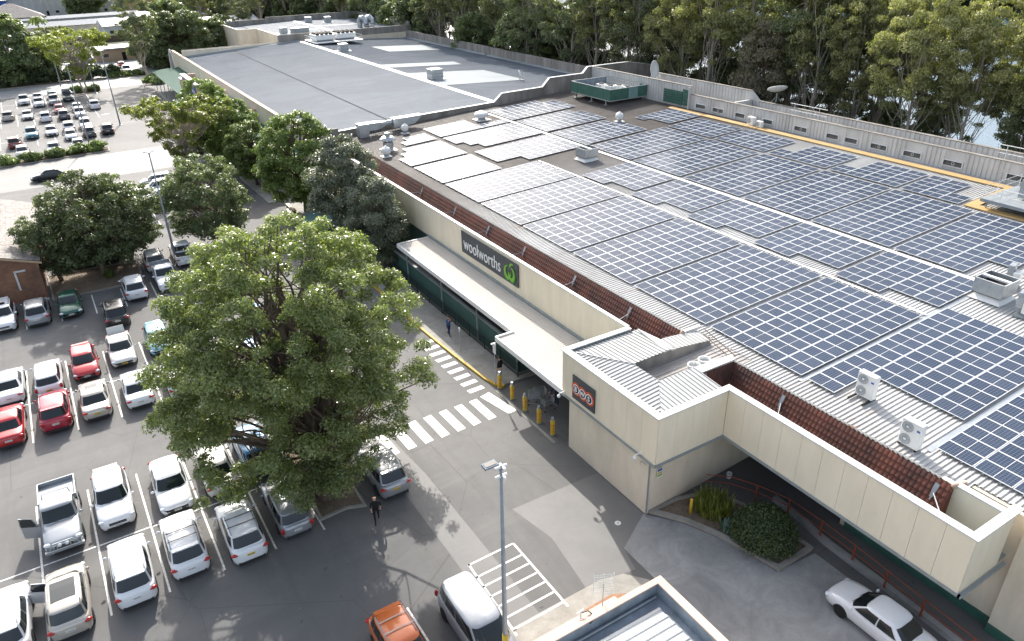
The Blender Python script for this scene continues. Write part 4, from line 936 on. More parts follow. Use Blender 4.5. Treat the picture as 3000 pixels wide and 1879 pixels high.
for lab, x, y in (('left grey box vent on the rear building roof', 50.2, 184.5), ('middle grey box vent on the rear building roof', 63.2, 206.5), ('right grey box vent on the rear building roof', 67.5, 203.5)):
    t = thing('box_vent', lab, 'roof vent', (x, y, 8.9)); MB().mat('galv').box(-.8, .8, -.8, .8, .1, 1.5).build('casing', t, bevel=.06); MB().mat('white_metal').box(-1.1, 1.1, -1.1, 1.1, 0, .1).build('flashing', t)
t = thing('condenser_box', 'wide pale condenser box on the rear building roof beside the front parapet', 'air conditioner', (53.2, 181.5, 8.9)); MB().mat('galv').box(-2, 2, -.8, .8, .2, 1.5).build('casing', t, bevel=.05); MB().mat('galv_dull').box(-1.9, 1.9, -.9, -.81, .4, 1.3).build('grille', t)
t = thing('curved_duct', 'pair of curved silver ducts on the rear building roof', 'duct', (70.3, 186, 8.8)); mb = MB().mat('galv')
for dx in (0, 1.7): mb.tube([(dx, 1.5, 0), (dx, 1.5, 1.4), (dx + .2, .9, 2.2), (dx + .5, 0, 2.3), (dx + .8, -.8, 1.6), (dx + .8, -1.1, .8)], .62, 12)
mb.build('duct_run', t)
dish('small dark satellite dish on the pale roof sheeting corner', 65.6, 104.8, 7.25, .8, R(60), R(60))
# ------------------------------------------------------------------ kiosk in the foreground
def kiosk():
    b = thing('kiosk_building', 'small flat building with pink parapet and ribbed metal roof at the bottom edge', 'building')
    P = lambda n, mb, **k: mb.build(n, b, **k)
    P('wall', MB().mat('pink_render').box(9, 16.9, 16.5, 16.62, 0, 3.0).box(17.0, 17.12, 2, 16.5, 0, 3.0))
    P('parapet', MB().mat('blue_grey').box(9, 16.95, 16.25, 16.38, 2.4, 3.15).box(16.75, 16.88, 2, 16.25, 2.4, 3.15))
    P('parapet_cap', MB().mat('pink_render').box(9, 17.14, 16.22, 16.5, 3.15, 3.22).box(16.76, 17.14, 2, 16.22, 3.15, 3.22).box(9, 14.9, 16.5, 16.85, 2.9, 2.98))
    mb = MB().mat('kiosk_roof'); ribs(mb, 8, 16.3, 2, 15.6, lambda x, y: 2.62 + (16.3 - x) * .015, .42, .05, .35); P('roof', mb)
    P('box_gutter', MB().mat('blue_grey').box(8, 16.75, 15.62, 16.25, 2.42, 2.5).box(16.3, 16.75, 2, 15.62, 2.42, 2.5).mat('galv').tube([(9, 16.05, 2.6), (16.6, 16.1, 2.6)], .045, 6))
kiosk()
def tv_antenna():
    t = thing('tv_antenna', 'white grid television antenna on a short mast above the pink kiosk parapet', 'antenna', (14.15, 16.72, 2.98), R(-25))
    MB().mat('galv').tube([(0, 0, 0), (0, 0, 1.3)], .022, 6).build('mast', t); mb = MB().mat('white_metal')
    for i in range(9): z = .75 + i * .13; mb.tube([(-.42, .02 * (i % 2), z), (.42, .02 * (i % 2), z)], .011, 4)
    for x in (-.42, 0, .42): mb.tube([(x, 0, .7), (x, 0, 1.85)], .014, 4)
    mb.build('grid', t)
tv_antenna()
t = thing('cable_entry', 'curled black cable and white bracket on the kiosk parapet', 'cable', (13.0, 16.7, 2.98)); MB().mat('white_metal').tube([(0, 0, 0), (0, 0, .45)], .035, 6).tube([(-.2, 0, .4), (.15, 0, .45)], .02, 5).build('bracket', t)
MB().mat('black_metal').tube([(.05, 0, .3), (.3, -.1, .35), (.42, -.25, .2), (.3, -.42, .1), (.1, -.5, .15)], .03, 6).build('cable', t)
# ------------------------------------------------------------------ brick building, left
def brick_house():
    b = thing('brick_building', 'red brick building with weathered tile roof at the left edge', 'building')
    P = lambda n, mb, **k: mb.build(n, b, **k)
    P('wall', MB().mat('brick').box(-22, -5.3, 73.1, 73.4, 0, 3.6).box(-5.3, -5.0, 73.1, 92, 0, 3.6).add([(-22, 73.1, 3.6), (-5.0, 73.1, 3.6), (-13.5, 73.1, 6.4), (-22, 73.4, 3.6), (-5.0, 73.4, 3.6), (-13.5, 73.4, 6.4)], [(0, 1, 2), (5, 4, 3)]))
    mb = MB().mat('old_tiles'); tile_patch(mb, (-4.7, 72.9, 3.55), (0, 19.5, 0), (-8.8, 0, 3.0), 50, 22); tile_patch(mb, (-22.3, 72.9, 3.55), (0, 19.5, 0), (8.8, 0, 3.0), 40, 16, True); P('roof', mb)
    P('barge_board', MB().mat('fire_tan').add([(-4.6, 72.85, 3.5), (-13.5, 72.85, 6.55), (-13.5, 72.85, 6.35), (-4.6, 72.85, 3.3)], [(0, 1, 2, 3)]).mat('terracotta_pot').box(-5.0, -4.94, 73.1, 92, 2.9, 3.55))
    P('wall_frame', MB().mat('white_cap').box(-6.9, -6.75, 73.02, 73.09, 1.2, 2.9).box(-6.9, -6.0, 73.02, 73.09, 2.85, 3.0))
    P('ridge_capping', MB().mat('bark').tube([(-13.5, 73, 6.65), (-13.5, 92, 6.65)], .16, 8))
brick_house()
# ------------------------------------------------------------------ far side of town
def low_house(label, x, y, lx, ly, h, wall, roof, rot=0, rh=1.6, kind='gable', name='shop_building'):
    b = thing(name, label, 'building', (x, y, 0), rot)
    MB().mat(wall).box(-lx / 2, lx / 2, -ly / 2, ly / 2, 0, h).build('wall', b)
    mb = MB().mat(roof); a, c = lx / 2 + .5, ly / 2 + .5
    if kind == 'gable': mb.add([(-a, -c, h), (a, -c, h), (a, c, h), (-a, c, h), (-a, 0, h + rh), (a, 0, h + rh)], [(0, 1, 5, 4), (3, 4, 5, 2), (0, 4, 3), (1, 2, 5), (0, 3, 2, 1)])
    elif kind == 'hip': mb.add([(-a, -c, h), (a, -c, h), (a, c, h), (-a, c, h), (-a + c, 0, h + rh), (a - c, 0, h + rh)], [(0, 1, 5, 4), (3, 4, 5, 2), (0, 4, 3), (1, 2, 5), (0, 3, 2, 1)])
    else: mb.box(-a, a, -c, c, h, h + .35)
    mb.build('roof', b)
    n_ = max(2, int(lx / 4)); 
    for i in range(n_):
        xx = -lx / 2 + (i + .5) * lx / n_; k = i % 3
        if k == 1: MB().mat('dark_void').box(xx - .5, xx + .5, -ly / 2 - .05, -ly / 2 + .05, 0, 2.1).build('door', b)
        else: 
            wf = MB().mat('white_cap').box(xx - .8, xx + .8, -ly / 2 - .06, -ly / 2 + .05, 1.0, 2.2).build('window', b); MB().mat('dark_glass').box(xx - .7, xx + .7, -ly / 2 - .09, -ly / 2 - .065, 1.1, 2.1).build('pane', wf)
    return b
tn = R(4)
low_house('long row of cream shops with blue grey veranda roof behind the far car park', 13, 326, 56, 12, 3.6, 'cream_wall', 'slate_roof', tn, 1.2, 'gable')
low_house('low blue grey roofed wing in front of the cream row', 14, 345, 70, 8, 4.6, 'blue_grey', 'slate_roof', tn, .8, 'gable')
low_house('old cream house with patchy reddish white hip roof at the top left', -5, 352, 20, 18, 5.5, 'cream_wall', 'old_tiles', tn, 4.5, 'hip', 'old_house')
low_house('small white roofed garage in front of the old house', -2.5, 300, 14, 8, 3., 'white_cap', 'white_cap', tn, .5, 'flat', 'garage')
low_house('grey block wall warehouse with white roof at the top left', 8, 436, 36, 16, 8, 'grey_wall', 'white_cap', tn, 1, 'flat', 'warehouse')
low_house('second grey warehouse with white roof, right of the round dark tree', 34, 430, 24, 16, 8, 'grey_wall', 'white_cap', tn, 1, 'flat', 'warehouse')
low_house('tan fronted warehouse with white roof at the top of the picture', 56, 410, 30, 18, 7, 'walkway_yellow', 'white_cap', tn, 1, 'flat', 'warehouse')
low_house('white gabled house beside the big tree', 28, 312, 14, 12, 3.6, 'white_cap', 'white_cap', tn, 2, 'gable', 'house')
low_house('pale house with white roof seen between the dark trees', 48, 330, 26, 14, 4, 'cream_wall', 'white_cap', tn, 2, 'gable', 'house')
low_house('pale shed behind the dark trees left of the rear building', 60, 292, 18, 12, 4, 'cream_wall', 'white_cap', tn, 1.5, 'gable', 'shed')
low_house('blue fronted building at the top left corner', -18, 420, 22, 16, 8, 'blue_sign', 'galv_dull', tn, 1, 'flat', 'shop_building')
low_house('tan rendered garage wall facing the far car park', 22, 243, 18, 8, 3, 'fire_tan', 'galv_dull', tn, .4, 'flat', 'garage')
low_house('white roofed shed behind the yellow bushes', -2, 262, 9, 7, 2.8, 'white_cap', 'white_cap', tn, .8, 'gable', 'shed')
t = thing('timber_fence', 'dark timber fence behind the far car park', 'fence', (15, 290, 0), tn); MB().mat('bark').box(-12, 24, -.1, .1, 0, 1.9).build('paling', t); mb = MB().mat('bark_brown')
for i in range(15): mb.box(-12 + i * 2.5, -11.88 + i * 2.5, -.2, -.1, 0, 2)
mb.build('post', t)
# ------------------------------------------------------------------ vehicles
def paint(name, col, rough=.28, metal=0.):
    m, nt, b = newmat(name); b.inputs['Roughness'].default_value = rough; b.inputs['Metallic'].default_value = metal
    b.inputs['Coat Weight'].default_value = .8; b.inputs['Coat Roughness'].default_value = .05
    n = ramp(nt, noise(nt, 2.5, 4, .6, objc(nt)), [(.35, 0.), (.7, .18)])
    nt.links.new(mixc(nt, n, col, tuple(c * .72 + .05 for c in col)), b.inputs['Base Color'])
for n_, c_, mt in (('white', (.76, .77, .78), 0), ('pearl', (.66, .65, .60), .1), ('silver', (.34, .36, .38), .4), ('champagne', (.50, .46, .40), .3), ('red', (.42, .015, .02), .1), ('crimson', (.36, .012, .035), .2),
                   ('black', (.012, .013, .016), 0), ('green', (.012, .085, .055), .3), ('orange', (.52, .12, .02), .2), ('blue', (.03, .20, .42), .2), ('paleblue', (.22, .42, .50), .2), ('grey', (.10, .11, .12), .4), ('teal', (.05, .22, .28), .2), ('maroon', (.16, .03, .02), .1), ('beige', (.46, .44, .38), .1)):
    paint('paint_' + n_, c_, .3, mt)
plain('tyre', (.022, .022, .022), .85, var=0); plain('rim', (.42, .43, .44), .3, metal=.7, var=0); plain('plastic', (.03, .03, .032), .6, var=0)
plain('head_lamp', (.62, .66, .70), .08, spec=.9, var=0, coat=.6); plain('tail_lamp', (.42, .012, .012), .15, var=0, coat=.6)
plain('plate_white', (.75, .75, .72), .5, var=0); plain('plate_yellow', (.70, .50, .05), .5, var=0); plain('plate_text', (.04, .04, .06), .5, var=0)
m, nt, b = newmat('car_glass'); b.inputs['Base Color'].default_value = (.012, .018, .02, 1); b.inputs['Roughness'].default_value = .05; b.inputs['Specular IOR Level'].default_value = .55; b.inputs['Coat Weight'].default_value = .1; b.inputs['Coat Roughness'].default_value = .02
KIND = dict(
    #        L    W    zb   hood nose  rear deck  greenhouse: yr0  yr1  yf1  yf0  zr    wheelbase
    sedan=dict(L=4.75, W=1.80, zb=.93, hood=.90, nose=.66, deck=.98, yr0=-1.70, yr1=-.95, yf1=.42, yf0=1.18, zr=1.44, wb=2.75, tum=.76, r=.32),
    hatch=dict(L=4.35, W=1.76, zb=.95, hood=.92, nose=.66, deck=.95, yr0=-2.02, yr1=-1.42, yf1=.42, yf0=1.22, zr=1.46, wb=2.6, tum=.76, r=.31),
    suv=dict(L=4.55, W=1.84, zb=1.06, hood=1.04, nose=.80, deck=1.06, yr0=-2.12, yr1=-1.66, yf1=.38, yf0=1.12, zr=1.66, wb=2.65, tum=.78, r=.35),
    wagon=dict(L=4.75, W=1.76, zb=.95, hood=.92, nose=.68, deck=.95, yr0=-2.26, yr1=-1.86, yf1=.40, yf0=1.15, zr=1.47, wb=2.75, tum=.78, r=.31),
    mpv=dict(L=4.45, W=1.80, zb=1.02, hood=.98, nose=.72, deck=1.02, yr0=-2.08, yr1=-1.72, yf1=.55, yf0=1.38, zr=1.60, wb=2.7, tum=.80, r=.32),
    van=dict(L=4.95, W=1.92, zb=1.10, hood=1.02, nose=.74, deck=1.10, yr0=-2.38, yr1=-2.12, yf1=.95, yf0=1.85, zr=1.80, wb=3.0, tum=.84, r=.34),
    fourwd=dict(L=4.75, W=1.86, zb=1.16, hood=1.12, nose=.95, deck=1.16, yr0=-2.2, yr1=-2.0, yf1=.42, yf0=.92, zr=1.82, wb=2.75, tum=.86, r=.38),
    ute=dict(L=5.15, W=1.84, zb=1.10, hood=1.08, nose=.88, deck=1.08, yr0=-.62, yr1=-.5, yf1=.55, yf0=1.12, zr=1.75, wb=3.0, tum=.84, r=.38),
    crew=dict(L=5.25, W=1.84, zb=1.10, hood=1.08, nose=.85, deck=1.08, yr0=-1.0, yr1=-.8, yf1=.62, yf0=1.25, zr=1.78, wb=3.1, tum=.82, r=.38))
def sgn(a): return 1 if a >= 0 else -1
class CarShape:
    def __init__(s, p):
        s.__dict__.update(p); s.W2 = p['W'] / 2; s.L2 = p['L'] / 2; s.n = 5.5
    def plan(s, y):
        t = abs(y) / s.L2; w_ = s.W2 * (1 - .05 * t ** 3 - .03 * t ** 8); d = s.L2 - abs(y); r_ = .42
        if d < r_: w_ -= .30 * (1 - math.sqrt(max(0, 1 - ((r_ - d) / r_) ** 2)))
        return w_
    def top(s, y):
        if y > s.yf0 - .1:
            t = (y - s.yf0 + .1) / (s.L2 - s.yf0 + .1); z = s.zb + (s.hood - s.zb) * min(1, t * 2) + (s.nose - s.hood) * max(0, t - .25) ** 1.5 * 1.55
            return z - .10 * max(0, (t - .9) / .1) ** 2
        if y < s.yr0:
            t = (s.yr0 - y) / (s.L2 + s.yr0 + .001); return s.deck - .05 * t - .12 * max(0, (t - .8) / .2) ** 2 * (1 if s.deck < 1.05 and s.L2 + s.yr0 > .5 else .6)
        return s.zb if s.deck == s.zb else s.zb + (s.deck - s.zb) * max(0, min(1, (s.yf0 - y) / (s.yf0 - s.yr0)))
    def lower(s, skipbed=False):
        mb = MB().mat('paint_white'); ys = []; n = 30
        for i in range(n + 1):
            a = -math.cos(math.pi * i / n); ys.append(a * .55 * s.L2 + (2 * i / n - 1) * .45 * s.L2)
        rings = []
        for y in ys:
            w_ = s.plan(y); zt = s.top(y); e = max(0, (abs(y) / s.L2 - .93) / .07); zl = .22 + .12 * e
            half = [(w_ * .90, zl), (w_ * .985, zl + .14), (w_, .58), (w_ * .985, zt * .80), (w_ * .955, zt - .09), (w_ * .90, zt - .02), (w_ * .62, zt + .018), (w_ * .3, zt + .032)]
            rings.append([(x, y, z) for x, z in half] + [(0, y, zt + .036)] + [(-x, y, z) for x, z in half[::-1]])
        k = len(rings[0]); vs = [q for r_ in rings for q in r_]; fs = [(j * k + i, j * k + i + 1, (j + 1) * k + i + 1, (j + 1) * k + i) for j in range(n) for i in range(k - 1)]
        fs += [tuple(range(k))[::-1], tuple(n * k + i for i in range(k))]; fs += [(j * k, (j + 1) * k, (j + 1) * k + k - 1, j * k + k - 1) for j in range(n)]
        mb.add(vs, fs); return mb
    def gh(s, t):     # greenhouse ring: centre y, half length, half width, z
        yr = s.yr0 + (s.yr1 - s.yr0) * t ** .85; yf = s.yf0 + (s.yf1 - s.yf0) * t ** 1.05
        w_ = s.W2 * (.93 + (s.tum - .93) * t ** 1.25); z = s.zb - .02 + (s.zr - s.zb + .02) * t ** .92
        return (yr + yf) / 2, (yf - yr) / 2, w_, z
    def greenhouse(s):
        mb = MB().mat('paint_white'); N = 40; T = [0, .15, .3, .5, .7, .85, .94]; rings = []
        def ring(yc, hy, hw, z, n=None):
            n = n or s.n; r_ = []
            for k in range(N):
                a = 2 * math.pi * (k + .5) / N; c, d = math.cos(a), math.sin(a); r_.append((hw * sgn(c) * abs(c) ** (2 / n), yc + hy * sgn(d) * abs(d) ** (2 / n), z))
            return r_
        for t in T: rings.append(ring(*s.gh(t)))
        yc, hy, hw, z = s.gh(1.); 
        for q, dz in ((.985, -.012), (.95, .004), (.8, .03), (.5, .045), (.2, .052)): rings.append(ring(yc, hy * q, hw * q, z + dz, 5))
        vs = [q for r_ in rings for q in r_]; fs = []
        for j in range(len(rings) - 1):
            for k in range(N): fs.append((j * N + k, j * N + (k + 1) % N, (j + 1) * N + (k + 1) % N, (j + 1) * N + k))
        fs.append(tuple((len(rings) - 1) * N + k for k in range(N))); mb.add(vs, fs); return mb
    def patch(s, side, u0, u1, t0, t1, mat='car_glass', off=.014, nu=8, nt_=5):
        mb = MB().mat(mat); vs = []
        for j in range(nt_ + 1):
            t = t0 + (t1 - t0) * j / nt_; yc, hy, hw, z = s.gh(t)
            for i in range(nu + 1):
                u = u0 + (u1 - u0) * i / nu; e = (1 - min(.999, abs(u)) ** s.n) ** (1 / s.n)
                if side == 'F': p = (u * hw, yc + hy * e + off, z + off * .6)
                elif side == 'R': p = (u * hw, yc - hy * e - off, z + off * .6)
                else: p = ((hw * e + off) * side, yc + hy * u, z + off * .3)
                vs.append(p)
        mb.add(vs, [(j * (nu + 1) + i, j * (nu + 1) + i + 1, (j + 1) * (nu + 1) + i + 1, (j + 1) * (nu + 1) + i) for j in range(nt_) for i in range(nu)]); return mb
def plate(y, z, mat, front):
    e = 1 if front else -1; mb = MB().mat(mat); mb.box(-.19, .19, y - .012, y + .012, z - .06, z + .06); mb.mat('plate_text')
    for i in range(6): x = -.13 + i * .05 + (.012 if i > 2 else 0); mb.box(x - .014, x + .014, y + e * .013 - .003, y + e * .013 + .003, z - .032, z + .032)
    return mb
PROTO = {}
def proto(kind):
    """build the part meshes of one body type once: list of (name, mesh, material slot, location, children)"""
    if kind in PROTO: return PROTO[kind]
    s = CarShape(KIND[kind]); parts = []; L2, W2 = s.L2, s.W2
    low = s.lower()
    cut = kind in ('ute', 'crew')
    parts.append(('body', low.mesh('car_body', True), 'paint', (0, 0, 0), []))
    parts.append(('cabin', s.greenhouse().mesh('car_cabin', True), 'paint', (0, 0, 0), []))
    parts.append(('windscreen', s.patch('F', -.88, .88, .13, .9, off=.02).mesh('windscreen', True), None, (0, 0, 0), [('wiper', MB().mat('plastic').tube([(-.5, s.yf0 - .04, s.zb + .06), (.05, s.yf0 - .12, s.zb + .12)], .012, 4).tube([(.05, s.yf0 - .03, s.zb + .06), (.6, s.yf0 - .13, s.zb + .12)], .012, 4).mesh('wiper'), None, (0, 0, 0))]))
    parts.append(('rear_window', s.patch('R', -.84, .84, .12 if not cut else .2, .86).mesh('rear_window', True), None, (0, 0, 0), []))
    for sd in (1, -1):
        if cut and kind == 'ute': parts.append(('side_window', s.patch(sd, -.65, .62, .12, .88).mesh('side_window', True), None, (0, 0, 0), []))
        else:
            parts.append(('side_window', s.patch(sd, .02, .80, .12, .88).mesh('side_window', True), None, (0, 0, 0), [])); parts.append(('side_window', s.patch(sd, -.52 if kind in ('suv', 'wagon', 'mpv', 'van', 'fourwd') else -.72, -.04, .12, .88).mesh('side_window', True), None, (0, 0, 0), []))
            if kind in ('suv', 'wagon', 'mpv', 'van', 'fourwd'): parts.append(('side_window', s.patch(sd, -.84, -.57, .15, .86).mesh('side_window', True), None, (0, 0, 0), []))
        mm = MB().mat('paint_white').ell(sd * (W2 + .09), s.yf0 - .30, s.zb + .07, .11, .06, .08); parts.append(('mirror', mm.mesh('mirror', True), 'paint', (0, 0, 0), []))
        hl = MB().mat('head_lamp').ell(sd * W2 * .74, L2 - .20, s.nose - .035, .22, .16, .085); parts.append(('headlight', hl.mesh('headlight', True), None, (0, 0, 0), []))
        tz = s.deck - .16; tl_ = MB().mat('tail_lamp')
        if kind in ('suv', 'hatch', 'mpv'): tl_.ell(sd * W2 * .80, -L2 + .14, tz - .01, .21, .13, .09)
        elif kind in ('van', 'wagon', 'fourwd'): tl_.ell(sd * W2 * .88, -L2 + .10, tz - .03, .10, .10, .20)
        else: tl_.ell(sd * W2 * .74, -L2 + .10, tz, .22, .11, .075)
        parts.append(('tail_light', tl_.mesh('tail_light', True), None, (0, 0, 0), []))
    gr = MB().mat('plastic'); zn = s.nose - .12
    gr.add([(-.42, L2 - .02, zn), (.42, L2 - .02, zn), (.42, L2 + .012, zn - .16), (-.42, L2 + .012, zn - .16), (-.42, L2 + .015, zn), (.42, L2 + .015, zn)], [(4, 5, 2, 3)]).box(-.55, .55, L2 - .1, L2 + .012, .28, .40); gr.mat('rim').box(-.4, .4, L2 + .013, L2 + .025, zn - .09, zn - .07); parts.append(('grille', gr.mesh('grille'), None, (0, 0, 0), []))
    parts.append(('bumper', MB().mat('plastic').box(-W2 * .72, W2 * .72, -L2 - .03, -L2 + .15, .26, .40).mesh('bumper'), None, (0, 0, 0), []))
    for sd in (1, -1):
        for e in (1, -1):
            yc = e * s.wb / 2; pts = [(yc + (s.r + .05) * math.cos(a * math.pi / 10), .0 + (s.r) + (s.r + .05) * math.sin(a * math.pi / 10)) for a in range(11)]
            x = sd * (s.plan(yc) - .02); x2 = sd * (s.plan(yc) + .006); arch = MB().mat('plastic').add([(x, p[0], p[1]) for p in pts] + [(x2, p[0], p[1]) for p in pts] , [tuple(range(11, 22))] + [(i, i + 1, i + 12, i + 11) for i in range(10)]); parts.append(('wheel_arch', arch.mesh('wheel_arch'), None, (0, 0, 0), []))
            ty = MB().mat('tyre').lathe([(s.r * .62, -.1), (s.r * .96, -.1), (s.r, -.06), (s.r, .06), (s.r * .96, .1), (s.r * .62, .1)], n=20)
            tm = ty.mesh('tyre'); rm = MB().mat('rim').lathe([(s.r * .62, -.09), (s.r * .62, .075), (s.r * .5, .085), (s.r * .48, .06), (s.r * .18, .07), (s.r * .15, .09)], n=20)
            rm.mat('plastic')
            for k in range(5): a = k * 1.2566; rm.tube([(s.r * .22 * math.cos(a + .6), s.r * .22 * math.sin(a + .6), .072), (s.r * .42 * math.cos(a + .6), s.r * .42 * math.sin(a + .6), .068)], .035, 5)
            parts.append(('wheel', tm, None, (sd * (s.plan(yc) - .085), yc, s.r, sd), [('rim', rm.mesh('rim'), None, (0, 0, 0))]))
    if kind in ('suv', 'wagon', 'fourwd', 'mpv'):
        for sd in (1, -1):
            yc, hy, hw, z = s.gh(1.); parts.append(('roof_rail', MB().mat('galv_dull').tube([(sd * hw * .88, yc - hy * .85, z + .0), (sd * hw * .9, yc - hy * .7, z + .075), (sd * hw * .9, yc + hy * .6, z + .075), (sd * hw * .88, yc + hy * .78, z + .0)], .022, 6).mesh('roof_rail', True), None, (0, 0, 0), []))
    if kind in ('suv', 'hatch'):
        yc, hy, hw, z = s.gh(1.); parts.append(('spoiler', MB().mat('paint_white').box(-hw * .86, hw * .86, yc - hy - .10, yc - hy + .12, z - .015, z + .025).mesh('spoiler'), 'paint', (0, 0, 0), []))
    PROTO[kind] = (s, parts); return PROTO[kind]
GROUPS = {'near': 'cars parked in the front car park', 'mid': 'cars parked by the garden bed', 'far': 'cars parked in the far car park'}
NCAR = 0
def car(kind, col, x, y, head, label, group='near', pl='plate_white', extra='', cat=None, name=None):
    """head: direction the nose points in degrees from +y"""
    global NCAR; NCAR += 1
    s, parts = proto(kind)
    nm = name or {'ute': 'utility_truck', 'crew': 'utility_truck', 'van': 'minivan', 'fourwd': 'four_wheel_drive'}.get(kind, 'parked_car')
    t = thing(nm, label, cat or {'ute': 'ute', 'crew': 'ute', 'van': 'van'}.get(kind, 'car'), (x, y, 0), R(head), GROUPS.get(group, group))
    pm = MATS['paint_' + col]
    def put(n_, me, slot, loc, par):
        o = bpy.data.objects.new(n_, me); COL.objects.link(o); o.parent = par
        if len(loc) == 4: o.location = loc[:3]; o.rotation_euler = (0, R(90 if loc[3] > 0 else -90), 0)
        else: o.location = loc
        if slot == 'paint': o.material_slots[0].link = 'OBJECT'; o.material_slots[0].material = pm
        return o
    lod = group == 'far'
    for n_, me, slot, loc, ch in parts:
        if lod and n_ in ('wheel_arch', 'bumper', 'roof_rail', 'spoiler'): continue
        o = put(n_, me, slot, loc, t)
        for c_ in ch: 
            if not lod or c_[0] != 'wiper': put(c_[0], c_[1], c_[2], c_[3], o)
    plate(-s.L2 - .012, s.deck - .30 if kind not in ('ute',) else .6, pl, False).build('number_plate', t)
    plate(s.L2 + .02, .47, pl, True).build('number_plate', t)
    yc, hy, hw, z = s.gh(1.)
    if 'bars' in extra:
        for q in (-.35, .3): MB().mat('galv' if col == 'orange' else 'plastic').tube([(-hw * .98, yc + hy * q, z + .1), (hw * .98, yc + hy * q, z + .1)], .022, 6).build('roof_bar', t)
    if 'glassroof' in extra: MB().mat('car_glass').add([(sx_ * hw * .72, yc + hy * yy, z + (.052 if abs(yy) < .6 else .04) + .004) for yy in (-.45, -.15, .3, .72) for sx_ in (-1, -.4, .4, 1)], [(j * 4 + i, j * 4 + i + 1, j * 4 + i + 5, j * 4 + i + 4) for j in range(3) for i in range(3)]).build('glass_roof', t)
    if 'sunroof' in extra: MB().mat('car_glass').box(-.38, .38, yc + .1, yc + .6, z + .044, z + .058).build('sunroof', t)
    if 'spare' in extra: o = MB().mat('white_metal').lathe([(.05, -.13), (.30, -.12), (.33, -.06), (.33, .1), (.05, .12)], n=18).build('spare_wheel_cover', t, smooth=False); o.location = (.12, -s.L2 - .14, .95); o.rotation_euler = (R(90), 0, 0)
    if 'boot' in extra:
        MB().mat('paint_' + col).add([(-.62, -1.78, .96), (.62, -1.78, .96), (.60, -2.02, 1.62), (-.60, -2.02, 1.62), (-.62, -1.82, .94), (.62, -1.82, .94), (.60, -2.07, 1.61), (-.60, -2.07, 1.61)], [(0, 1, 2, 3), (5, 4, 7, 6), (3, 2, 6, 7), (0, 3, 7, 4), (1, 5, 6, 2)]).build('boot_lid', t)
    if kind in ('ute', 'crew'):
        y0, y1 = -s.L2 - .05, s.yr0 - .06; wb_ = s.W2 * (1.0 if kind == 'ute' else .93); h = 1.12 if kind == 'crew' else 1.22
        b_ = MB().mat('galv' if kind == 'ute' else 'paint_' + col); zf_ = .95
        b_.box(-wb_, wb_, y0, y1, zf_ - .1, zf_ + .13) if kind == 'ute' else None
        zf2 = 1.10; hh = 1.38 if kind == 'ute' else 1.24
        b_.box(-wb_, -wb_ + .05, y0, y1, zf2 - .1, hh).box(wb_ - .05, wb_, y0, y1, zf2 - .1, hh).box(-wb_ + .05, wb_ - .05, y0, y0 + .05, zf2 - .1, hh).box(-wb_ + .05, wb_ - .05, y1 - .05, y1, zf2 - .1, hh)
        b_.build('tray', t); MB().mat('plastic' if kind == 'crew' else 'galv_dull').box(-wb_ + .05, wb_ - .05, y0 + .05, y1 - .05, zf2 - .05, zf2 + .03).build('tray_floor', t)
    if 'bull' in extra:
        m2 = MB().mat('galv'); yb = s.L2 + .10
        m2.tube([(-.85, yb - .35, .62), (-.75, yb, .60), (.75, yb, .60), (.85, yb - .35, .62)], .035, 6); m2.tube([(-.70, yb - .05, .60), (-.45, yb, 1.02), (.45, yb, 1.02), (.70, yb - .05, .60)], .03, 6); m2.tube([(-.3, yb, .5), (-.3, yb, 1.02)], .03, 6); m2.tube([(.3, yb, .5), (.3, yb, 1.02)], .03, 6); m2.tube([(-.85, yb - .2, .8), (.85, yb - .2, .8)], .025, 6)
        m2.box(-.9, .9, yb - .18, yb - .02, .42, .56); m2.build('bull_bar', t)
        for sx_ in (-.17, .17): MB().mat('head_lamp').ell(sx_, yb + .02, .84, .10, .07, .10).build('spot_lamp', t, smooth=True)
        MB().mat('galv').tube([(-.72, s.yr0 - .12, 1.1), (-.62, s.yr0 - .12, 1.86), (.62, s.yr0 - .12, 1.86), (.72, s.yr0 - .12, 1.1)], .03, 6).build('headboard_rail', t)
    if 'door' in extra:
        sd = 1 if 'doorR' in extra else -1
        d_ = thing('x', None, None) if False else None
        mb = MB().mat('paint_' + col); L_ = 1.0; a = R(62); hx = sd * s.W2 * .98; hy_ = s.yf0 - .15
        dx, dy = sd * math.sin(a), -math.cos(a)
        def P_(u, z, o=0): return (hx + dx * u - dy * o * 0 + o * abs(dy) * sd, hy_ + dy * u + o * abs(dx) * -1 * sd * sd, z)
        vs = [P_(0, .35), P_(L_, .35), P_(L_, s.zb), P_(0, s.zb), P_(0, .35, .07), P_(L_, .35, .07), P_(L_, s.zb, .07), P_(0, s.zb, .07)]
        mb.add(vs, [(0, 1, 2, 3), (7, 6, 5, 4), (0, 4, 5, 1), (1, 5, 6, 2), (2, 6, 7, 3)]).tube([P_(.05, s.zb, .03), P_(.3, s.zr - .1, .03), P_(L_ * .95, s.zr - .08, .03), P_(L_, s.zb, .03)], .025, 5)
        dd = mb.build('open_door', t); MB().mat('car_glass').quad(P_(.1, s.zb, .03), P_(L_ * .97, s.zb, .03), P_(L_ * .93, s.zr - .1, .03), P_(.32, s.zr - .12, .03)).build('door_glass', dd)
    if 'canopyrack' in extra:
        m2 = MB().mat('galv_dull').box(-.75, .75, yc - hy, yc + hy * .7, z + .12, z + .17)
        for q in range(6): m2.tube([(-.78, yc - hy + q * .4, z + .2), (.78, yc - hy + q * .4, z + .2)], .025, 5)
        m2.build('roof_rack', t)
    return t
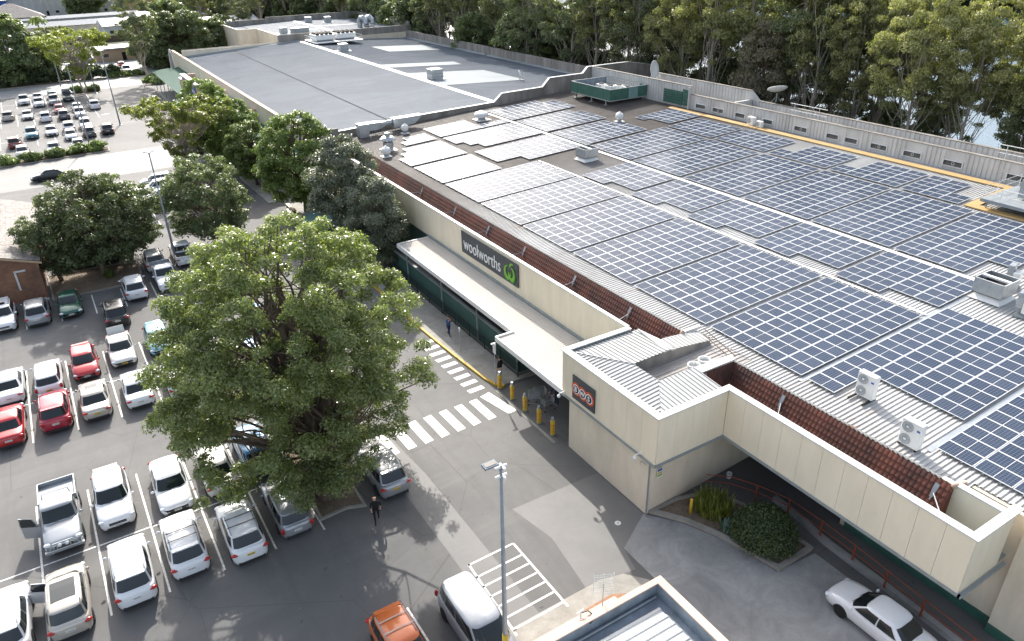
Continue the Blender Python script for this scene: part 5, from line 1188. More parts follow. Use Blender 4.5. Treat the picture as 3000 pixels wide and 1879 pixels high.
def cars():
    Rr, F = 0, 180        # R: tail to camera (nose +y); F: nose to camera
    # front double row
    car('suv', 'white', -8.0, 32.3, Rr, 'white suv with open door cut by the left photo edge in the front row', pl='plate_yellow', extra='doorR')
    car('mpv', 'champagne', -5.55, 32.3, Rr, 'silver people mover with full length glass roof in the front row', extra='glassroof')
    car('suv', 'white', -2.75, 32.7, Rr, 'white suv with plain bare roof, right of the glass roofed people mover')
    car('suv', 'white', -.2, 33.2, Rr, 'white suv with black crossbars on its roof, second from the tree island', extra='bars')
    car('suv', 'white', 2.55, 32.6, Rr, 'white suv with yellow plate and silver crossbars, left of the silver wagon', pl='plate_yellow', extra='bars')
    car('wagon', 'silver', 5.1, 33.2, Rr, 'silver wagon half under the big tree beside its island')
    car('suv', 'silver', 10.75, 33.1, Rr, 'silver suv with roof rails right of the big tree, tail to the camera', pl='plate_yellow')
    car('ute', 'silver', -5.5, 38.9, F, 'silver tray back ute with steel bull bar and open door', extra='bull doorR')
    car('suv', 'white', -2.95, 39.0, F, 'white suv with its nose toward the camera beside the silver ute', extra='')
    car('sedan', 'white', 0.0, 38.6, F, 'old white sedan facing the camera in front of the tree', extra='')
    car('sedan', 'pearl', 2.5, 38.7, Rr, 'cream sedan with its boot toward the camera, under the left side of the big tree')
    car('fourwd', 'blue', 4.85, 39.2, Rr, 'bright blue four wheel drive with white spare wheel on its tail', extra='spare')
    car('sedan', 'white', 10.3, 39.8, Rr, 'white sedan mostly hidden behind the big tree trunk')
    # second double row
    car('sedan', 'white', -7.9, 56.4, Rr, 'white sedan cut by the left photo edge in the second row', pl='plate_white')
    car('sedan', 'red', -7.95, 50.8, Rr, 'red sedan cut by the left photo edge with its boot toward the camera')
    car('wagon', 'white', -5.5, 56.2, Rr, 'old white station wagon with yellow plate and dark tailgate glass', pl='plate_yellow')
    car('suv', 'crimson', -5.3, 51.0, Rr, 'crimson suv with its tail toward the camera')
    car('hatch', 'red', -3.1, 57.0, F, 'red hatchback facing the camera')
    car('sedan', 'champagne', -2.9, 51.1, Rr, 'silver sedan with yellow plate next to the crimson suv', pl='plate_yellow', extra='sunroof')
    car('sedan', 'pearl', -.55, 57.7, F, 'pale gold sedan facing the camera with its boot lid raised', pl='plate_yellow', extra='boot')
    car('sedan', 'white', -.25, 51.0, Rr, 'white sedan touching the left leaves of the big tree', extra='sunroof')
    car('hatch', 'paleblue', 2.15, 57.8, F, 'pale blue hatchback half behind the big tree')
    car('suv', 'white', 2.45, 50.6, Rr, 'white suv seen through the leaves at the left of the big tree')
    car('hatch', 'blue', 7.5, 51.6, Rr, 'blue hatchback almost hidden behind the big tree')
    car('hatch', 'orange', 10.1, 51.4, F, 'orange red hatchback almost hidden behind the big tree')
    car('sedan', 'blue', 9.8, 56.8, F, 'blue sedan behind the crown of the big tree')
    # foreground
    car('suv', 'orange', 6.75, 21.0, F, 'orange suv with silver roof bars cut by the bottom photo edge', extra='bars')
    car('van', 'silver', 10.1, 20.5, F, 'silver minivan beside the hatched bay')
    car('sedan', 'white', 25.45, 11.0, Rr, 'white sedan alone on the concrete driveway by the red handrail', group='driveway car')
    # along the garden bed
    car('suv', 'black', -.2, 64.8, Rr, 'black suv with red tail lights in the aisle', 'mid')
    car('sedan', 'green', -3.4, 69.2, F, 'dark green sedan facing the camera below the garden bed', 'mid')
    car('suv', 'silver', -5.85, 68.9, Rr, 'silver suv next to the brick building', 'mid')
    car('suv', 'white', -8.3, 69.2, F, 'white suv with glass roof at the corner of the brick building', 'mid', extra='sunroof')
    car('suv', 'white', 1.85, 69.5, Rr, 'white suv at the right end of the garden bed', 'mid')
    car('ute', 'white', 4.6, 70.3, F, 'white tray back ute parked nose toward the camera', 'mid')
    car('suv', 'pearl', 4.35, 75.4, Rr, 'white suv with maroon trim behind the white tray ute', 'mid')
    car('crew', 'white', 7.0, 75.6, Rr, 'white double cab ute beside the tall lamp post', 'mid')
    car('fourwd', 'black', -.3, 79.6, 90, 'black four wheel drive parked sideways behind the garden bed trees', 'mid')
    for i, (k, c, x, y) in enumerate((('suv', 'white', -2.6, 84.0), ('sedan', 'white', 1.4, 83.6), ('sedan', 'white', 1.0, 91.0), ('hatch', 'white', -2.4, 90.2))):
        car(k, c, x, y, 90, ('white %s seen through the garden bed trees, %s' % (k, ('nearest on the left', 'nearest on the right', 'farther on the right', 'farther on the left')[i])), 'mid')
    for i, (k, c, x, y) in enumerate((('sedan', 'white', 8.2, 97.2), ('suv', 'white', 8.5, 101), ('hatch', 'silver', 8.9, 104.8), ('sedan', 'white', 11.0, 94.8), ('sedan', 'silver', 5.6, 99.0))):
        car(k, c, x, y, 90, ('%s %s between the shopfront trees, %s' % (c, k, ('second nearest', 'middle', 'farthest', 'nearest', 'leftmost')[i])), 'mid')
    car('sedan', 'black', -3.0, 116.4, 90, 'black car driving along the road across the car park', 'moving car')
    # far car park
    FAR = [('crew', 'white', -5.1, 182.6, F, 'white ute at the left end of the farthest row'), ('sedan', 'white', -2.6, 184.9, F, 'white sedan behind another white car in the farthest row'), ('suv', 'white', -2.6, 177.6, F, 'white suv in front of the white sedan in the farthest row'),
           ('hatch', 'paleblue', .1, 185.2, F, 'pale blue hatchback in the farthest row'), ('fourwd', 'silver', .1, 178.2, F, 'silver four wheel drive in front of the pale blue hatchback'), ('fourwd', 'grey', 2.7, 181.0, F, 'dark four wheel drive with loaded roof rack in the farthest row'),
           ('suv', 'beige', -7.9, 166.2, Rr, 'beige suv at the left edge of the far car park'), ('sedan', 'white', -4.8, 165.2, F, 'white sedan right of the beige suv'), ('suv', 'white', -2.0, 160.8, Rr, 'white suv in front of the gap beside the grey suv'),
           ('hatch', 'crimson', .55, 167.8, F, 'dark red hatchback behind the grey suv'), ('suv', 'grey', .95, 160.9, Rr, 'grey suv in front of the dark red hatchback'), ('sedan', 'white', 3.6, 167.4, F, 'white sedan at the back of the middle far row, beside a lamp post'), ('suv', 'white', 3.6, 160.9, F, 'white suv in front of the white sedan by the lamp post'),
           ('suv', 'white', 6.6, 168.0, Rr, 'white suv at the right end of the middle far row'), ('suv', 'teal', -4.5, 146.9, F, 'teal suv in the near row of the far car park'), ('sedan', 'white', -1.6, 147.4, F, 'white sedan right of the teal suv'),
           ('suv', 'white', 1.1, 148.6, Rr, 'white suv directly behind a white hatchback'), ('hatch', 'white', 1.0, 141.8, F, 'white hatchback directly in front of a white suv'), ('suv', 'white', 3.7, 149.2, F, 'white suv behind the dark suv in the near far row'),
           ('suv', 'grey', 3.7, 142.2, Rr, 'dark grey suv left of the black suv'), ('suv', 'black', 6.5, 142.6, Rr, 'black suv at the right end of the near far row'), ('suv', 'maroon', -7.0, 141.0, Rr, 'rusty red suv at the left edge of the far car park'),
           ('sedan', 'white', 1.6, 133.6, F, 'white sedan at the near end of the far car park, under the lamp posts'), ('sedan', 'white', -1.8, 133.4, F, 'white sedan left of the lamp posts by the median'), ('hatch', 'silver', -6.0, 133.6, F, 'silver hatchback by the planted median'),
           ('crew', 'white', 17.6, 213.5, F, 'white ute beside the hedges of the upper car park'), ('hatch', 'red', 17.6, 224.5, Rr, 'red hatchback by the tan garage wall'), ('suv', 'grey', 8.7, 212.6, F, 'grey suv behind the sparse roundabout tree'), ('suv', 'silver', 10.4, 222, F, 'silver suv at the back of the upper car park'),
           ('sedan', 'red', 4.8, 219.5, 90, 'red sedan behind the sparse roundabout tree'), ('van', 'white', 9.8, 241, 90, 'white van on the lane at the top of the car park'), ('hatch', 'maroon', 23.5, 224, F, 'dark red hatchback behind the tall tree trunk'), ('suv', 'silver', 27, 226, F, 'silver suv behind the tall tree trunk'),
           ('sedan', 'white', 12.5, 296, 90, 'white sedan by the cream row of shops'), ('sedan', 'white', -2, 240, 60, 'white car near the yellow bushes')]
    for k, c, x, y, h, lab in FAR: car(k, c, x, y, h, lab, 'far', extra='canopyrack' if 'rack' in lab else '')
cars()
# ------------------------------------------------------------------ trees
def limb(mb, p0, p1, r0, r1, r, sag=.12, n=5, seg=6):
    p0, p1 = Vector(p0), Vector(p1); L = (p1 - p0).length; off = Vector((r.uniform(-1, 1), r.uniform(-1, 1), r.uniform(0, 1))) * L * sag
    pts = []; rr = []
    for i in range(n + 1):
        t = i / n; pts.append(p0.lerp(p1, t) + off * math.sin(math.pi * t) + Vector((r.uniform(-1, 1), r.uniform(-1, 1), 0)) * L * .018); rr.append(r0 + (r1 - r0) * t ** .8)
    mb.tube(pts, rr, seg, False); return pts
def leaves(centres, radii, tones, count, size, rs, flat=.8, up=.35, long=1.9, lay=0.):
    """small leaf faces scattered through clumps; returns verts, faces, tone per face"""
    rg = np.random.RandomState(rs); C_ = np.array(centres); Rd = np.array(radii); w_ = Rd ** 2; w_ = w_ / w_.sum()
    k = rg.choice(len(C_), count, p=w_)
    d = rg.normal(size=(count, 3)); d /= np.linalg.norm(d, axis=1)[:, None]; d[:, 2] = np.where(d[:, 2] < -.35, -d[:, 2], d[:, 2])
    rad = Rd[k] * (rg.uniform(.15, 1., count) ** .5 + np.abs(rg.normal(size=count)) * .14)
    P = C_[k] + d * rad[:, None] * np.array([1, 1, flat]) + rg.normal(size=(count, 3)) * .05
    nrm = d * .9 + rg.normal(size=(count, 3)) * .55 + np.array([0, 0, up]); nrm /= np.linalg.norm(nrm, axis=1)[:, None]
    a = rg.normal(size=(count, 3)); a -= (a * nrm).sum(1)[:, None] * nrm; a[:, 2] -= lay; a /= np.linalg.norm(a, axis=1)[:, None]; b_ = np.cross(nrm, a)
    s_ = size * rg.uniform(.65, 1.35, count)[:, None]
    A, B = a * s_ * long * .5, b_ * s_ * .5
    V = np.stack([P - A, P - B * .9 + A * .1, P + A, P + B * .9 + A * .1], 1).reshape(-1, 3)
    tone = np.clip(np.array(tones)[k] + rg.normal(size=count) * .22, 0, 1)
    return V, tone
def leaf_mesh(name, V, tone, mat):
    n = len(V) // 4; me = bpy.data.meshes.new(name); me.vertices.add(len(V)); me.vertices.foreach_set('co', V.astype(np.float32).ravel())
    me.loops.add(4 * n); me.loops.foreach_set('vertex_index', np.arange(4 * n, dtype=np.int32)); me.polygons.add(n); me.polygons.foreach_set('loop_start', np.arange(0, 4 * n, 4, dtype=np.int32))
    me.update(); at = me.attributes.new('tone', 'FLOAT', 'FACE'); at.data.foreach_set('value', tone.astype(np.float32)); me.materials.append(MATS[mat]); me.validate(); return me
def tree_meshes(key, seed, H, rx, ry, base, tr, nl, ncl, nleaf, size, mat, bark='bark', shape='dome', cr=(.9, 1.6), nstem=1, sparse=0., lay=0., cy=0., holes=(), extra=()):
    r = random.Random(seed); tk = MB().mat(bark); cen = []; rad = []; ton = []
    stems = []
    for i in range(nstem):
        a = 2 * math.pi * i / nstem + r.uniform(0, 1); sp = .0 if nstem == 1 else .5; top = (math.cos(a) * sp * rx * .35 + r.uniform(-.3, .3), math.sin(a) * sp * ry * .35 + r.uniform(-.3, .3) + cy * .5, base + (H - base) * r.uniform(.55, .8))
        b0 = (math.cos(a) * sp * tr, math.sin(a) * sp * tr, -.1); stems.append(limb(tk, b0, top, tr * (1 if nstem == 1 else .62), tr * .22, r, .05, 8, 9))
    if nstem == 1: tk.lathe([(tr * 1.7, -.1), (tr * 1.2, .25), (tr * 1.0, .8)], 0, 0, 10)
    for i in range(ncl):
        # clump centre inside the crown envelope, biased to the outside
        for _ in range(30):
            u = r.uniform(0, 1); a = r.uniform(0, 2 * math.pi); q = r.uniform(.25, 1) ** .55
            z = base + (H - base) * u
            if shape == 'dome': e = math.sqrt(max(0, 1 - (max(0, (u - .32)) / .68) ** 2)) * (.72 + .28 * min(1, u / .32))
            elif shape == 'oval': e = math.sin(math.pi * min(1, max(.06, u * .93 + .05))) ** .6
            elif shape == 'umbrella': e = .25 + .75 * min(1, (u / .8)) ** 1.4 if u < .9 else .7
            else: e = 1 - .6 * u
            if r.random() < e: break
        x, y = math.cos(a) * rx * e * q, math.sin(a) * ry * e * q + cy
        rr = r.uniform(*cr) * (.75 + .4 * e); x *= max(.1, 1 - rr / rx * .6); y = cy + (y - cy) * max(.1, 1 - rr / ry * .6); 
        c_ = Vector((x, y, min(z, H - rr * .5)))
        def dseg(a_, b_):
            t_ = max(0, min(1, (c_ - a_).dot(b_ - a_) / (b_ - a_).length_squared)); return (c_ - a_ - (b_ - a_) * t_).length
        if any(dseg(h_[0], h_[1]) < h_[2] + rr * .6 for h_ in holes): continue
        cen.append(tuple(c_)); rad.append(rr); ton.append(r.uniform(.1, .9) * .6 + .35 * u)  # paler with height: new growth, plus sunlit top and shaded base put into tone
    for e_ in extra: cen.append(e_[:3]); rad.append(e_[3]); ton.append(.3)
    for i, c in enumerate(cen):
        if i % max(1, ncl // nl) == 0:
            st = r.choice(stems); j = min(len(st) - 1, max(2, int(len(st) * min(.95, max(.25, (c[2] - base * .5) / H))) - 1)); p0 = st[j]
            lp = limb(tk, p0, (c[0] * .93, c[1] * .93 + cy * .07, c[2] - rad[i] * .3), tr * (.19 if ncl > 500 or H > 20 else .30), tr * .045, r, .12, 5, 6)
            for _ in range(3):
                c2 = min(cen, key=lambda q: (Vector(q) - Vector(lp[3]) ).length + r.uniform(0, 3)); limb(tk, lp[3], (c2[0], c2[1], c2[2] - .2), tr * (.07 if ncl > 500 or H > 20 else .12), tr * .025, r, .1, 3, 5)
    V, T = leaves(cen, rad, ton, nleaf, size, seed, lay=lay); return tk.mesh(key + '_trunk', True), leaf_mesh(key + '_crown', V, T, mat)
def put_tree(meshes, name, label, loc, rot=0, s=1., group=None, cat='tree', sz=None):
    t = thing(name, label, cat, loc, rot, group); t.scale = (s, s, sz or s); link('trunk', meshes[0], t); link('crown', meshes[1], t); return t
def shrub_meshes(key, seed, r_, h, n, size, mat, k=26, clip=False):
    r = random.Random(seed); cen = []; rad = []; ton = []
    for i in range(k):
        if clip:
            a = i * 2.4; u = (i + .5) / k; s_ = math.sqrt(1 - u * u); cen.append((math.cos(a) * s_ * r_ * .85, math.sin(a) * s_ * r_ * .85, h * (.12 + .74 * u))); rad.append(.30 * r_); ton.append(r.uniform(.2, .8)); continue
        a = r.uniform(0, 6.28); q = r.uniform(0, 1) ** .5; z = r.uniform(.15, .95); cen.append((math.cos(a) * r_ * q * .75, math.sin(a) * r_ * q * .75, h * z * (1 - .35 * q * q))); rad.append(r.uniform(.22, .36) * r_); ton.append(r.uniform(.1, .9))
    V, T = leaves(cen, rad, ton, n, size, seed, .8); st = MB().mat('bark')
    for i in range(6): limb(st, (r.uniform(-.1, .1), r.uniform(-.1, .1), 0), (cen[i][0] * .7, cen[i][1] * .7, cen[i][2] * .8), .04, .015, r)
    return st.mesh(key + '_stem', True), leaf_mesh(key + '_foliage', V, T, mat)
def trees():
    sn = Vector((.425, 1.49, 1.)); o_ = Vector((7.6, 33.2, 0))
    HOLES = [(Vector(a) - o_, Vector(b_) - o_, q) for a, b_, q in (((4.7, 38.9, 1.), (3.7, 30., 7.8), .95), ((3.0, 38.2, 1.), (2.3, 30.6, 6.6), .5))]
    for gx, gy, q in ((9.2, 27.2, 1.0), (8.6, 24.6, .75), (4.6, 23.6, .7), (1.6, 24.6, .6), (10.6, 24.4, .7), (0.4, 27, .6), (6.6, 22.6, .6)): g_ = Vector((gx, gy, 0)); HOLES.append((g_ + sn * 1 - o_, g_ + sn * 16 - o_, q))
    re_ = random.Random(77); EX = [(re_.uniform(-3.2, 2.6), re_.uniform(-3.6, 1.5), re_.uniform(2.2, 5.), re_.uniform(.35, .7)) for _ in range(46)] + [(re_.uniform(-7.4, -4.4), re_.uniform(-2.5, 4), re_.uniform(3.6, 6.5), re_.uniform(.3, .6)) for _ in range(16)] + [(re_.uniform(-3.5, 3.2), re_.uniform(-3.5, 1.0), re_.uniform(5.5, 12.), re_.uniform(.35, .7)) for _ in range(48)]
    ds_ = lambda c_, a_, b_: (c_ - a_ - (b_ - a_) * max(0, min(1, (c_ - a_).dot(b_ - a_) / (b_ - a_).length_squared))).length
    EX = [e_ for e_ in EX if all(ds_(Vector(e_[:3]), h_[0], h_[1]) > h_[2] + e_[3] * .6 for h_ in HOLES)]
    big = tree_meshes('big_tree', 11, 15.6, 7.9, 7.4, 1.7, .62, 170, 700, 235000, .09, 'leaf_fig', 'bark', 'dome', (.28, .68), 7, cy=2.6, holes=HOLES, extra=EX)
    put_tree(big, 'shade_tree', 'huge round crowned shade tree growing from the kerbed island in the front car park', (7.6, 33.2, 0), 0)
    med = tree_meshes('bushy_tree', 23, 9.5, 4.6, 4.6, 1.6, .3, 60, 190, 38000, .13, 'leaf_dark', 'bark_brown', 'dome', (.3, .8), 3)
    brt = tree_meshes('bright_tree', 31, 10.5, 4.6, 4.6, 1.6, .3, 60, 190, 46000, .15, 'leaf_bright', 'bark', 'dome', (.3, .8), 2)
    spa = tree_meshes('sparse_tree', 41, 10, 6.6, 6.6, 2.6, .25, 70, 130, 19000, .17, 'leaf_yellow', 'bark_pale', 'umbrella', (.3, .75), 2)
    slv = tree_meshes('silver_tree', 53, 12.5, 4.0, 4.6, .8, .32, 30, 120, 52000, .14, 'leaf_silver', 'bark', 'oval', (.5, 1.1), 2)
    gum = [tree_meshes('gum_tree', 61 + i, 23 if i % 2 else 21, 5.0, 5.0, 9.0 if i % 2 else 6.5, .27, 22, 118, 28000, .15, m_, 'bark_pale', 'oval', (.35, .95), 1 if i % 2 else 2, lay=.8) for i, m_ in enumerate(('leaf_gum', 'leaf_gum_gold', 'leaf_gum', 'leaf_gum_gold'))]
    oak = tree_meshes('sheoak', 71, 17, 4.0, 4.0, 2.0, .28, 50, 110, 32000, .17, 'leaf_sheoak', 'bark_brown', 'oval', (.5, 1.2), 1, lay=1.2)
    drk = tree_meshes('dark_tree', 81, 11, 5.2, 5.2, .5, .3, 30, 130, 32000, .22, 'leaf_dark', 'bark', 'dome', (.5, 1.25), 2)
    # car park trees
    put_tree(med, 'garden_tree', 'dark bushy tree with forked trunk in the middle of the mulch garden bed', (-.1, 75.9, 0), .4, 1.05)
    put_tree(med, 'garden_tree', 'tree leaning over the right end of the mulch bed', (2.5, 78.4, 0), 2.1, .92)
    put_tree(med, 'garden_tree', 'ivy covered tree beside the brick wall', (-3.8, 76.6, 0), 3.4, .72)
    put_tree(med, 'car_park_tree', 'round dark green tree between the lamp post and the footpath', (10.6, 77.5, 0), 1.1, 1.0)
    put_tree(spa, 'car_park_tree', 'sparse yellow green tree with bare pale branches in front of the store entrance', (13.2, 105, 0), .7, 1.05)
    put_tree(brt, 'footpath_tree', 'bright dense green tree against the store parapet, farthest of the three', (19.0, 121, 0), 1.0, .98)
    put_tree(brt, 'footpath_tree', 'bright dense green tree against the store parapet, middle of the three', (19.6, 106, 0), 2.2, .92)
    put_tree(brt, 'footpath_tree', 'bright green tree with pale trunk at the far end of the supermarket tiles', (22.0, 82.5, 0), 3.6, 1.08)
    put_tree(brt, 'footpath_tree', 'bright dense green tree nearest the camera in the clump along the store awning', (19.8, 96.5, 0), 4.4, .78)
    put_tree(brt, 'footpath_tree', 'smaller green tree left of the bright tree by the store awning', (17.5, 112.5, 0), 5.0, .7)
    put_tree(slv, 'footpath_tree', 'grey green feathery tree against the cream fascia', (22.0, 67.5, 0), .5, .92)
    put_tree(slv, 'footpath_tree', 'grey green tree half behind the feathery tree at the awning end', (22.6, 61.5, 0), 2.5, .72)
    put_tree(spa, 'island_tree', 'sparse flat topped tree on the small traffic island in the far car park', (6.4, 188.6, 0), 2.2, 1.25)
    put_tree(gum[0], 'tall_tree', 'tall open crowned tree beside the far store awning', (20.1, 195.6, 0), 1.3, .98, sz=.95)
    for i, (x, y, k, s_) in enumerate(((-6, 211.5, drk, 1.35), (-11.5, 212, drk, 1.3), (-1.0, 212, drk, 1.0), (28, 212, drk, 1.2), (31, 222, drk, 1.4), (34, 212, drk, 1.2), (25, 219, drk, 1.1))):
        put_tree(k, 'hedge_tree', 'dark dense tree in the belt beyond the far car park, %s' % ('left clump' if i < 3 else 'clump behind the tall tree'), (x, y, 0), i * 1.7, s_, 'dark trees beyond the far car park')
    for i, (x, y, s_) in enumerate(((36, 232, .95), (43, 240, 1.05), (50, 232, 1.0), (45, 262, 1.1), (57, 250, 1.1), (64, 262, 1.0))):
        put_tree(gum[i % 4], 'gum_tree', 'tall open gum tree in the row behind the store', (x, y, 0), i * 2.1, s_, 'gum trees behind the store')
    for i, (x, y) in enumerate(((40, 214), (44, 222), (36, 218))): put_tree(drk, 'dark_tree', 'dense dark tree below the gum trees behind the store', (x, y, 0), i * 1.9, 1.0, 'dark trees behind the store')
    put_tree(spa, 'yellow_bush_tree', 'yellow leaved spreading bush behind the hedge', (3.5, 224, 0), 1.9, .6); put_tree(spa, 'yellow_bush_tree', 'yellow green tree left of the parked white van', (4.6, 262, 0), .3, .8)
    put_tree(drk, 'round_tree', 'big round dark tree between the two grey warehouses', (23.5, 405, 0), .3, 1.9)
    for i, (x, y) in enumerate(((70, 300), (80, 285), (62, 330), (90, 310), (75, 345), (100, 335), (86, 260), (55, 360), (72, 385))): put_tree((drk, gum[1], drk)[i % 3], 'distant_tree', 'rounded tree in the distant wood behind the rear building', (x, y, 0), i * 1.3, 1.5, 'distant wood')
    # river bank wood
    rr = random.Random(5); rows = []
    for y in np.arange(26, 330, 7.6): rows.append((82.5 + rr.uniform(-1, 2), y + rr.uniform(-2, 2), 'a'))
    for y in np.arange(22, 360, 8): rows.append((88.5 + rr.uniform(-2, 2), y + rr.uniform(-2.5, 2.5), 'b'))
    for y in np.arange(24, 120, 8.5): rows.append((93.5 + rr.uniform(-1.5, 1.5), y + rr.uniform(-2, 2), 'd'))
    for y in np.arange(20, 400, 7.5): rows.append((96 + rr.uniform(-2, 3), y + rr.uniform(-3, 3), 'a'))
    lab = {'leaf_gum': ('olive green gum tree on the river bank behind the supermarket', 'olive gum trees on the river bank'), 'leaf_gum_gold': ('golden topped gum tree with pale trunk on the river bank', 'golden gum trees on the river bank')}
    for i, (x, y, c) in enumerate(rows):
        z = -.6 if x < 88 else -1.8
        if 30 < y < 75 and x > 86 and rr.random() < .1: continue
        if 64 < y < 78 and c == 'a': m_ = oak
        elif (y > 125 and rr.random() < .4) or (y < 125 and c == 'd' and rr.random() < .5): m_ = drk
        else: m_ = gum[rr.choice((1, 3, 1, 0) if y < 100 else (0, 2, 0, 1))]
        if m_ is oak: put_tree(oak, 'sheoak', 'feathery brown sheoak on the river bank', (x, y, z), i, rr.uniform(.95, 1.1), 'brown sheoaks on the river bank')
        elif m_ is drk: put_tree(drk, 'bank_tree', 'dense dark tree in the river bank wood', (x, y, z), i, rr.uniform(1.1, 1.5) if y > 125 else rr.uniform(.8, 1.1), 'dark trees in the river bank wood')
        else:
            l_ = lab[m_[1].materials[0].name]; s_ = rr.uniform(.92, 1.1) if y < 62 else rr.uniform(1.02, 1.3); put_tree(m_, 'gum_tree', l_[0], (x, y, z), i * 1.1, s_, l_[1])
    sh = shrub_meshes('shrub', 91, 2.6, 3.6, 9000, .24, 'leaf_hedge')
    for i, y in enumerate(np.arange(28, 330, 4.2)):
        x = 82.5 + rr.uniform(-1.5, 7); t = thing('understorey_shrub', 'dark shrub in the undergrowth along the river bank', 'shrub', (x, y, -.7), i, 'undergrowth shrubs on the river bank'); t.scale = (1.35 + .35 * math.sin(y),) * 3; link('stem', sh[0], t); link('foliage', sh[1], t)
    # far bank
    for i in range(150):
        x = 330 + (i % 3) * 18 + rr.uniform(-5, 8); y = 60 + i * 4.5 + rr.uniform(-5, 5); put_tree(drk, 'far_bank_tree', 'dark rounded tree on the far river bank', (x, y, 0), i, rr.uniform(1.6, 2.4), 'trees on the far river bank')
    # garden shrubs
    def shrub(key, seed, r_, h, n, size, mat, name, label, x, y, z=.1, cat='shrub', group=None):
        m_ = shrub_meshes(key, seed, r_, h, n, size, mat, 70, True); t = thing(name, label, cat, (x, y, z), 0, group); link('stem', m_[0], t); link('foliage', m_[1], t); return m_
    shrub('round_shrub', 5, 1.5, 1.75, 34000, .07, 'leaf_hedge', 'round_shrub', 'large clipped round shrub at the corner of the driveway planter', 25.3, 17.5, .15)
    def spiky(label, x, y, n, h, sp, mat, w_, name, seed=3):
        r = random.Random(seed); mb = MB().mat(mat)
        for i in range(n):
            a = r.uniform(0, 6.28); q = r.uniform(0, 1) ** .5 * sp; bx, by = math.cos(a) * q, math.sin(a) * q; ln = r.uniform(.6, 1.) * h; le = r.uniform(.1, .5); b2 = r.uniform(0, 6.28)
            dx, dy = math.cos(b2) * le * h, math.sin(b2) * le * h; px, py = -math.sin(b2) * w_, math.cos(b2) * w_
            mb.add([(bx - px, by - py, 0), (bx + px, by + py, 0), (bx + dx * .45 + px, by + dy * .45 + py, ln * .6), (bx + dx * .45 - px, by + dy * .45 - py, ln * .6), (bx + dx, by + dy, ln)], [(0, 1, 2, 3), (3, 2, 4)])
        t = thing(name, label, 'plant', (x, y, .15)); o = mb.build('leaf_clump', t); a_ = o.data.attributes.new('tone', 'FLOAT', 'FACE'); a_.data.foreach_set('value', [r.random() for _ in o.data.polygons])
    spiky('tall clump of strappy yellow green leaves beside the yellow bollard', 24.75, 20.5, 420, 1.05, 1.0, 'leaf_yellow', .035, 'strappy_plant')
    spiky('blue green agave rosette in front of the strappy leaves', 24.2, 18.95, 60, .8, .22, 'leaf_agave', .06, 'agave', 8)
    spiky('smaller agave rosette right of the blue green one', 25.0, 19.0, 50, .75, .2, 'leaf_agave', .055, 'agave', 9)
    spiky('tuft of grass at the foot of the garden bed tree', .2, 74.6, 160, .9, .4, 'leaf_bright', .03, 'grass_tuft', 10)
    hg = shrub_meshes('hedge', 14, 1.7, 1.3, 5000, .16, 'leaf_bright')
    for i, (x, y) in enumerate(((14.2, 207), (17, 207.2), (19.6, 207.2), (5.0, 190), (8.0, 189.4), (20, 194), (21.5, 190), (22, 197), (-8, 129), (-5, 129.4), (-2, 129.6), (1.0, 130), (3.8, 130.2))):
        t = thing('hedge_shrub', 'low green hedge shrub %s' % ('along the upper car park' if i < 3 else 'on the small traffic island' if i < 5 else 'below the tall tree by the awning' if i < 8 else 'on the road median'), 'shrub', (x, y, .1), i, 'low hedge shrubs'); link('stem', hg[0], t); link('foliage', hg[1], t)
    for i in range(9):
        t = thing('verge_shrub', 'dark shrub in the hedge line of the far car park', 'shrub', (-9 + i * 2.9, 208.5, .1), i, 'dark hedge shrubs'); t.scale = (.75,) * 3; link('stem', sh[0], t); link('foliage', sh[1], t)
    palm = thing('palm_tree', 'small palm in front of the old tiled house', 'tree', (2.0, 300, 0)); MB().mat('bark_brown').tube([(0, 0, 0), (.2, 0, 7)], [.25, .18], 8).build('trunk', palm); mb = MB().mat('leaf_yellow'); r = random.Random(2)
    for k in range(22):
        a = k * .6; p = [(.2 + math.cos(a) * d, math.sin(a) * d, 7 + math.sin(d * .9) * 1.1 - d * d * .14 + (k % 3) * .3) for d in (0, .8, 1.6, 2.4, 3.2)]
        for q in range(4):
            n_ = Vector((-math.sin(a), math.cos(a), 0)) * .35; mb.quad(tuple(Vector(p[q]) - n_), tuple(Vector(p[q + 1]) - n_ * .8), tuple(Vector(p[q + 1]) + n_ * .8), tuple(Vector(p[q]) + n_))
    mb.build('frond', palm)
trees()

